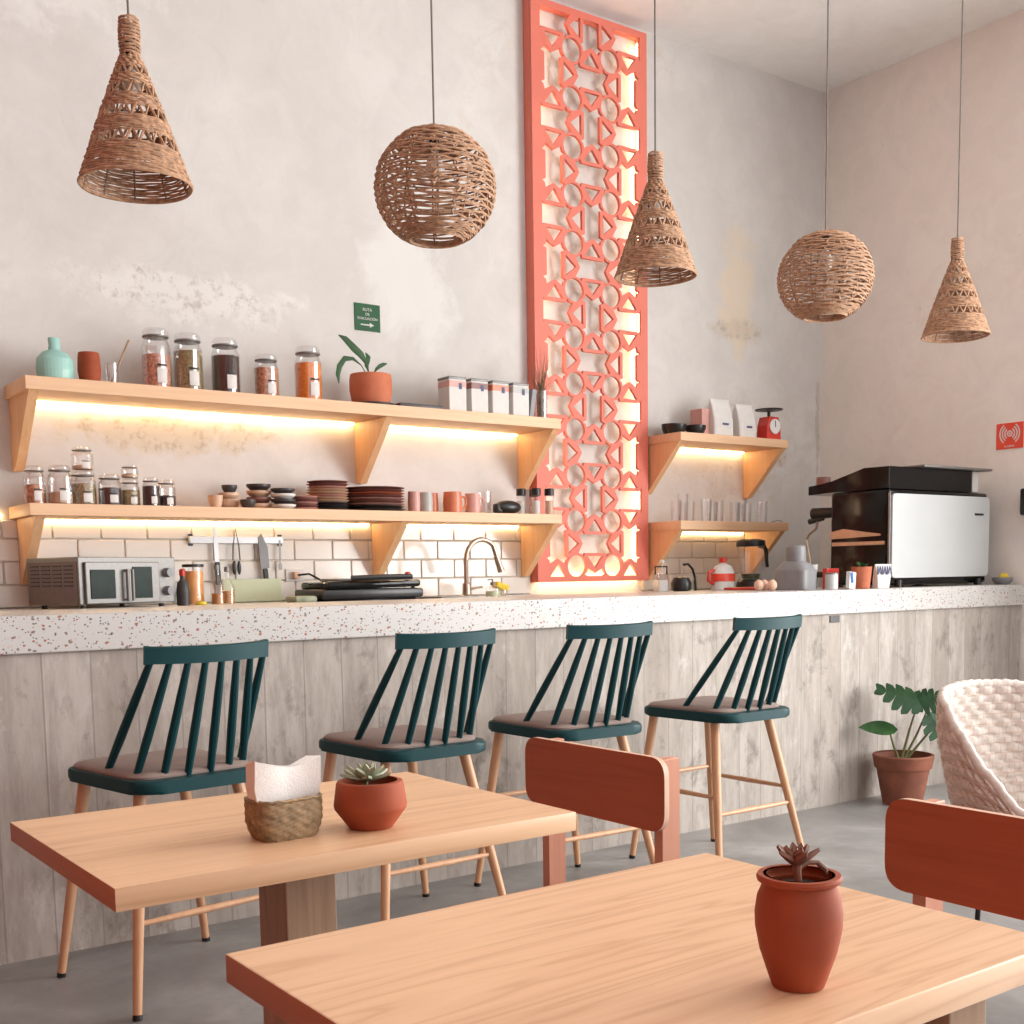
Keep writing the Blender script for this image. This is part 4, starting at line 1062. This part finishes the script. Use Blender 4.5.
r = thing('sandwich_press', 'flat black sandwich press with a long lid and handle', 'grill', (2.765, 5.03, ZW))
obj('base', MB().box((0, 0, .035), (.54, .30, .045), .012), M['black'], r)
obj('lid', MB().box((.01, 0, .077), (.50, .28, .034), .012, Matrix.Rotation(-.015, 4, 'Y')), M['gloss'], r)
obj('top_plate', MB().box((.04, 0, .100), (.40, .20, .012), .004), M['steel'], r)
obj('handle', MB().tube([(-.12, -.15, .108), (.05, -.17, .112), (.20, -.15, .112)], .013, 10), M['black'], r)
obj('hinge_loop', MB().tube([(.24, 0, .11), (.29, 0, .10), (.30, 0, .06), (.28, 0, .03)], .010, 8), M['metalb'], r)
obj('red_switch', MB().box((.235, -.06, .115), (.022, .03, .04), .006), M['redd'], r)
obj('foot', MB().box((0, 0, .006), (.48, .24, .012)), M['black'], r)
s = obj('folded_cloth', MB().box((0, 0, .02), (.11, .12, .03), .012), M['leafg'], None, loc=(2.425, 4.96, ZW - .004)); tag(s, 'greenish cloth folded left of the sandwich press', 'cloth')

r = thing('kitchen_tap', 'tall gooseneck nickel kitchen tap arching over the sink', 'tap', (3.395, 5.05, ZW))
obj('base', MB().lathe([(.030, 0), (.030, .010), (.022, .016), (.020, .07), (.016, .075)]), M['brass'], r)
pts = [(0, 0, .06), (0, 0, .20)] + [(.100 - .100 * math.cos(PI * k / 12), -.0, .190 + .100 * math.sin(PI * k / 12) * 1.05) for k in range(0, 10)] + [(.196, 0, .195)]
obj('spout', MB().tube(pts, .0125, 12), M['brass'], r)
obj('spray_head', MB().tube([(.188, 0, .212), (.207, 0, .165), (.220, 0, .130)], [.0155, .017, .019], 14), M['brass'], r)
obj('lever', MB().tube([(.015, -.01, .045), (.05, -.02, .05), (.085, -.02, .052)], [.008, .006, .005], 8), M['brass'], r)
r = thing('soap_dispenser', 'short glass soap dispenser right of the tap', 'dispenser', (3.545, 5.03, ZW))
obj('body', MB().lathe([(.032, 0), (.040, .004), (.040, .045), (.018, .058), (.014, .062)]), M['glass'], r)
obj('soap', MB().lathe([(.036, .004), (.036, .030)]), M['greenboard'], r)
obj('pump', MB().lathe([(.012, .06), (.012, .075), (.004, .078), (.004, .092), (.001, .092)]).tube([(0, 0, .09), (-.03, 0, .088)], .004, 6), M['steel'], r)
r = bowl((3.66, 5.12, ZW), .045, .035, M['glass'], 'small clear dish that holds the sponge by the tap', None, 'dish')
s = obj('sponge', MB().box((0, 0, 0), (.085, .05, .035), .010, Matrix.Rotation(.3, 4, 'Y')), M['yellow'], None, loc=(3.66, 5.12, ZW + .052)); tag(s, 'yellow sponge resting in a dish by the tap', 'sponge')

r = thing('napkin_dispenser', 'small clear caddy with a black top near the screen foot', 'caddy', (4.72, 5.02, ZW))
obj('body', MB().box((0, 0, .055), (.085, .06, .11), .004), M['glass'], r); obj('wire_rim', MB().tube([(-.045, 0, .10), (-.045, 0, .145), (.045, 0, .145), (.045, 0, .10)], .005, 6), M['black'], r)
obj('contents', MB().box((0, 0, .035), (.07, .045, .065), .004), M['paper'], r)
r = thing('drip_kettle', 'small round black pot with a tall curved cable', 'kettle', (4.86, 5.00, ZW))
obj('body', MB().lathe([(.040, 0), (.058, .010), (.062, .045), (.045, .080), (.001, .088)]), M['black'], r)
obj('curved_arm', MB().tube([(.02, 0, .155), (.055, 0, .158), (.09, 0, .13), (.11, 0, .08), (.115, 0, .02), (.115, 0, .004)], .007, 8), M['metalb'], r)
bottle('spray_bottle', (4.80, 5.10, ZW), [(.026, 0), (.030, .004), (.030, .11), (.012, .14), (.012, .17)], M['glass'], 'tall clear bottle behind the small black pot', 'bottle', [(.013, .168), (.013, .185)], M['paper'])
bottle('glass_carafe', (4.98, 5.06, ZW), [(.040, 0), (.052, .006), (.050, .08), (.03, .11), (.034, .13)], M['glass'], 'clear carafe half full of pale liquid left of the red-capped jug', 'carafe', None, None, [(.047, .006), (.047, .06)], M['greenboard'])
r = thing('milk_jug', 'white plastic jug with a red cap and red label', 'jug', (5.150, 4.95, ZW))
obj('body', MB().lathe([(.06, 0), (.078, .006), (.080, .10), (.060, .140), (.022, .158), (.020, .166)], sy=.7, seg=28), M['paper'], r)
obj('red_label', MB().lathe([(.0815, .055), (.0815, .100)], sy=.72, seg=28, cap0=False, cap1=False), M['redsign'], r)
obj('cap', MB().lathe([(.022, .164), (.022, .192), (.018, .194)]), M['redd'], r)
s = obj('grip_handle', MB().tube([(-.075, 0, .12), (-.115, 0, .11), (-.12, 0, .06), (-.078, 0, .04)], .010, 8), M['redd'], r)
r = thing('blender', 'glass blender jar with a black lid and handle', 'blender', (5.365, 4.93, ZW))
obj('base', MB().lathe([(.088, 0), (.090, .008), (.080, .050), (.062, .064)]), M['black'], r)
obj('jar', MB().lathe([(.055, .062), (.060, .10), (.078, .245), (.082, .262)], seg=8, cap1=False), M['glass'], r, 20)
obj('contents', MB().lathe([(.050, .066), (.055, .095), (.001, .098)]), M['leafd'], r)
obj('lid', MB().lathe([(.084, .258), (.087, .264), (.085, .292), (.060, .300), (.001, .301)]), M['black'], r)
obj('handle', MB().tube([(.075, 0, .262), (.115, 0, .258), (.135, 0, .235), (.140, 0, .17), (.148, 0, .135)], [.013, .014, .013, .011, .010], 10), M['black'], r)
s = obj('red_board', MB().box((0, 0, .008), (.34, .22, .014), .004), M['redd'], None, loc=(4.93, 4.46, ZB)); tag(s, 'thin red board lying on the bar left of the eggs', 'board')
for i, (x, y, dz, l_) in enumerate(((4.905, 4.33, 0, 'left brown egg beside the grey flask'), (4.955, 4.31, 0, 'middle brown egg beside the grey flask'), (5.000, 4.36, 0, 'right brown egg nearest the grey flask'), (4.960, 4.36, .045, 'brown egg resting above the other eggs'))):
    pass
def egg(x, y, z, l_): tag(obj('egg', MB().lathe([(.001, 0), (.012, .003), (.022, .014), (.0255, .027), (.022, .042), (.012, .054), (.001, .058)], seg=20), M['egg'], None, loc=(x, y, z)), l_, 'egg', 'brown eggs on the bar')

# ---------------------------------------------------------------- bar-top things (right)
egg(4.655, 4.22, ZB, 'left brown egg on the bar beside the grey flask'); egg(4.700, 4.17, ZB, 'front brown egg touching the grey flask'); egg(4.712, 4.235, ZB, 'rear brown egg behind the front egg by the flask')
r = thing('thermal_flask', 'big grey square-shouldered flask on the bar left of the coffee machine', 'flask', (4.870, 4.16, ZB), .3)
obj('body', MB().prism(rounded([(-.088, -.088), (.088, -.088), (.088, .088), (-.088, .088)], .035, 4), 0, .105, Matrix(), .006), M['flask'], r)
sh = MB(); sh.ring_surface([[Vector((x * k, y * k, z)) for x, y in rounded([(-.088, -.088), (.088, -.088), (.088, .088), (-.088, .088)], .035 + .02 * i, 4)] for i, (k, z) in enumerate(((.98, .100), (.85, .130), (.55, .150)))])
obj('shoulder', sh, M['flask'], r, 30)
obj('cap', MB().lathe([(.050, .145), (.052, .150), (.050, .222), (.044, .230), (.001, .231)], seg=28), M['flask'], r)
r = thing('takeaway_cup', 'white paper cup filled with straws behind the flask', 'cup', (5.085, 4.27, ZB))
obj('body', MB().lathe([(.042, 0), (.060, .13), (.062, .132), (.056, .132), (.04, .008), (.001, .008)], seg=26), M['paper'], r)
obj('biscuit_jar', MB().lathe([(.046, .02), (.054, .095)], cap0=False, cap1=False), M['sand'], r)
r = thing('price_card', 'white and blue card box standing beside the small plant', 'card', (5.115, 4.00, ZB), .15)
obj('card', MB().box((0, 0, .045), (.065, .022, .090), .002, Matrix.Rotation(.10, 4, 'Y')), M['paper'], r)
obj('blue_stripe', MB().box((-.012, -.013, .060), (.022, .002, .055), .0005, Matrix.Rotation(-.2, 4, 'Y')), M['blue'], r)
r = thing('sugar_tin', 'small pale tin with a steel lid right of the flask', 'tin', (5.020, 4.05, ZB)); obj('body', MB().lathe([(.030, 0), (.033, .003), (.033, .080), (.029, .084)]), M['white'], r); obj('lid', MB().lathe([(.034, .078), (.034, .086), (.001, .088)]), M['steel'], r)
r = thing('potted_herb', 'small pale terracotta pot with a green sprig on the bar', 'plant', (5.215, 4.01, ZB))
o_ = [(.036, 0), (.042, .004), (.053, .112), (.054, .116)]
obj('pot', MB().lathe(o_ + [(a - .005, z) for a, z in reversed(o_[1:])] + [(.001, .006)], seg=28), M['terra_l'], r)
obj('soil', MB().lathe([(.046, .098), (.001, .102)]), M['soil'], r)
lf = MB(); rng = random.Random(8)
for i in range(11):
    a = rng.uniform(0, 6.28); e = rng.uniform(.3, 1.3); lf.leafy((rng.uniform(-.01, .01), rng.uniform(-.01, .01), .104), (math.cos(a) * math.cos(e), math.sin(a) * math.cos(e), math.sin(e)), (0, 0, 1), .045, .026, .2, 6)
obj('leaves', lf, M['leaf'], r, 50)
r = thing('snack_bag', 'patterned navy and white bag leaning by the coffee machine', 'bag', (5.345, 3.985, ZB), -.1)
mb = MB(); rings = []
for z, a, d in ((0, .80, 1.), (.05, .9, .9), (.09, 1., .6), (.128, 1.12, .12)): rings.append([Vector((x_ * a * .055 + z * .12, y_ * d * .022, z)) for x_, y_ in rounded([(-1, -1), (1, -1), (1, 1), (-1, 1)], .25, 3)])
mb.ring_surface(rings); obj('packet', mb, M['paper'], r, 40)
mb = MB()
for k in range(9): mb.box((-.045 + .012 * k, -.021 + .001 * (k % 2), .095), (.005, .004, .045), 0, Matrix.Rotation(.4 * math.sin(k * 2.1), 4, 'Y'))
obj('navy_pattern', mb, M['navy'], r, 0)
s = obj('red_packet', MB().box((0, 0, .055), (.10, .03, .11), .003), M['redd'], None, loc=(5.150, 4.16, ZB)); tag(s, 'flat red packet behind the small terracotta pot', 'packet')

r = thing('espresso_machine', 'large black espresso machine with a white rear panel on the bar', 'coffee machine', (5.985, 4.265, ZB))
x0, x1, y0, y1 = -.470, .470, -.198, .198
obj('body', MB().box((0, 0, .275), (x1 - x0, y1 - y0, .525), .018), M['gloss'], r)
pl = rounded([(x0 + .012, .052), (x1 - .008, .052), (x1 - .008, .512), (x0 + .012, .512)], .030, 6)
wp = obj('rear_panel', MB().prism(pl, 0, .016, Matrix.Translation((0, y0 - .001, 0)) @ R90, .004), M['white'], r)
obj('badge', MB().box((x1 - .115, y0 - .019, .41), (.085, .004, .012), .001), M['black'], wp)
obj('chrome_edge', MB().box((x0 + .001, y0 - .004, .28), (.010, .012, .47), .002), M['steel'], r)
obj('side_trim_and_reflection', MB().box((x0 - .004, -.0, .245), (.008, .36, .022), .003), M['brass'], r)
obj('side_trim_and_reflection', MB().prism([(-.15, .285), (.19, .275), (.19, .315), (.10, .330), (-.02, .312), (-.15, .295)], -.004, .004, Matrix(((0, 0, 1, x0 - .003), (1, 0, 0, 0), (0, 1, 0, 0), (0, 0, 0, 1)))), M['brass'], r)  # wavy stripe shapes a warm reflection on the glossy side
tp = MB(); m4 = Matrix(((0, 0, 1, 0), (1, 0, 0, 0), (0, 1, 0, 0), (0, 0, 0, 1)))
tp.prism([(y0 + .01, .54), (y0 + .01, .66), (-.02, .662), (y1, .60), (y1 + .17, .585), (y1 + .17, .535), (y1, .54)], x0 + .01, x1 - .15, m4, .004)
obj('cup_tray_hood', tp, M['gloss'], r, 30)
obj('top_rail', MB().box((.12, y0 + .06, .668), (.66, .20, .014), .006), M['steel'], r)
obj('top_tank', MB().box((x1 - .10, y0 + .10, .60), (.06, .16, .12), .004), M['paper'], r)
for x in (x0 + .06, 0., x1 - .15):
    gh = obj('group_head', MB().cyl((x, y1 - .01, .43), (x, y1 + .17, .43), .028, .034, 18), M['metalb'], r)
    obj('portafilter_handle', MB().cyl((x, y1 + .10, .40), (x, y1 + .20, .385), .014, .017, 12), M['black'], gh)
obj('steam_wand', MB().tube([(x0 + .01, y1 + .10, .38), (x0 + .0, y1 + .10, .34), (x0 - .0, y1 + .15, .31), (x0, y1 + .17, .28), (x0, y1 + .13, .10)], .007, 8), M['brass'], r)
obj('drip_tray', MB().box((0, y1 + .07, .075), (.84, .16, .035), .008), M['black'], r)
for x in (-.38, .38):
    for y in (-.20, .20): obj('foot', MB().cyl((x, y, 0), (x, y, .04), .022), M['black'], r)
obj('side_wheel', MB().cyl((x1 - .004, .0, .19), (x1 + .028, .0, .19), .125, seg=36), M['flask'], r)
s = bowl((5.56, 4.74, ZB + .0), .001, .001, M['redd'], 'x', None) if False else None
r = thing('sugar_pot', 'small dark red pot on top of the espresso machine', 'pot', (5.57, 4.56, ZB + .588)); obj('body', MB().lathe([(.030, 0), (.040, .004), (.040, .045), (.036, .048)]), M['plum'], r)
s = bowl((6.478, 3.975, ZB), .060, .042, M['flask'], 'dark grey bowl at the right end of the bar', None, 'bowl')
s = obj('lemon', MB().ball((0, 0, 0), .026, 1.25, 1, 1), M['yellow'], None, loc=(6.478, 3.965, ZB + .042)); tag(s, 'yellow lemon in the grey bowl at the right end of the bar', 'lemon')

# ---------------------------------------------------------------- light
def area(name, loc, rot, sx, sy, e, col):
    l = bpy.data.lights.new(name, 'AREA'); l.shape = 'RECTANGLE'; l.size = sx; l.size_y = sy; l.energy = e; l.color = col
    o = bpy.data.objects.new(name, l); C.objects.link(o); o.location = loc; o.rotation_euler = rot; return o
# daylight entering through the street window in the right wall
area('window_daylight', (XR + .5, -.1, 2.1), (0, PI / 2, 0), 3.4, 5.2, 440, (1., .985, .96))
w = bpy.data.worlds.new('daylight'); bpy.context.scene.world = w; w.use_nodes = True
bg = w.node_tree.nodes['Background']; bg.inputs[0].default_value = (.97, .98, 1., 1); bg.inputs[1].default_value = .85

# ---------------------------------------------------------------- camera
Rm = [[0.8077803, -0.0721688, 0.5850493], [-0.5892782, -0.0726533, 0.8046569], [-0.0155653, -0.9947428, -0.1012154]]
cam = bpy.data.cameras.new('camera'); co = bpy.data.objects.new('camera', cam); C.objects.link(co)
cam.sensor_width = 36; cam.sensor_fit = 'HORIZONTAL'; cam.lens = 1186.676 / 1024 * 36; cam.shift_y = (695.546 - 512) / 1024; cam.clip_start = .02
mt = Matrix(((Rm[0][0], -Rm[0][1], -Rm[0][2], 0), (Rm[1][0], -Rm[1][1], -Rm[1][2], 0), (Rm[2][0], -Rm[2][1], -Rm[2][2], 1.2), (0, 0, 0, 1)))
co.matrix_world = mt
sc = bpy.context.scene; sc.camera = co
sc.view_settings.view_transform = 'Standard'; sc.view_settings.look = 'None'; sc.view_settings.gamma = 1; sc.view_settings.use_curve_mapping = False
sc.view_settings.exposure = 0.80
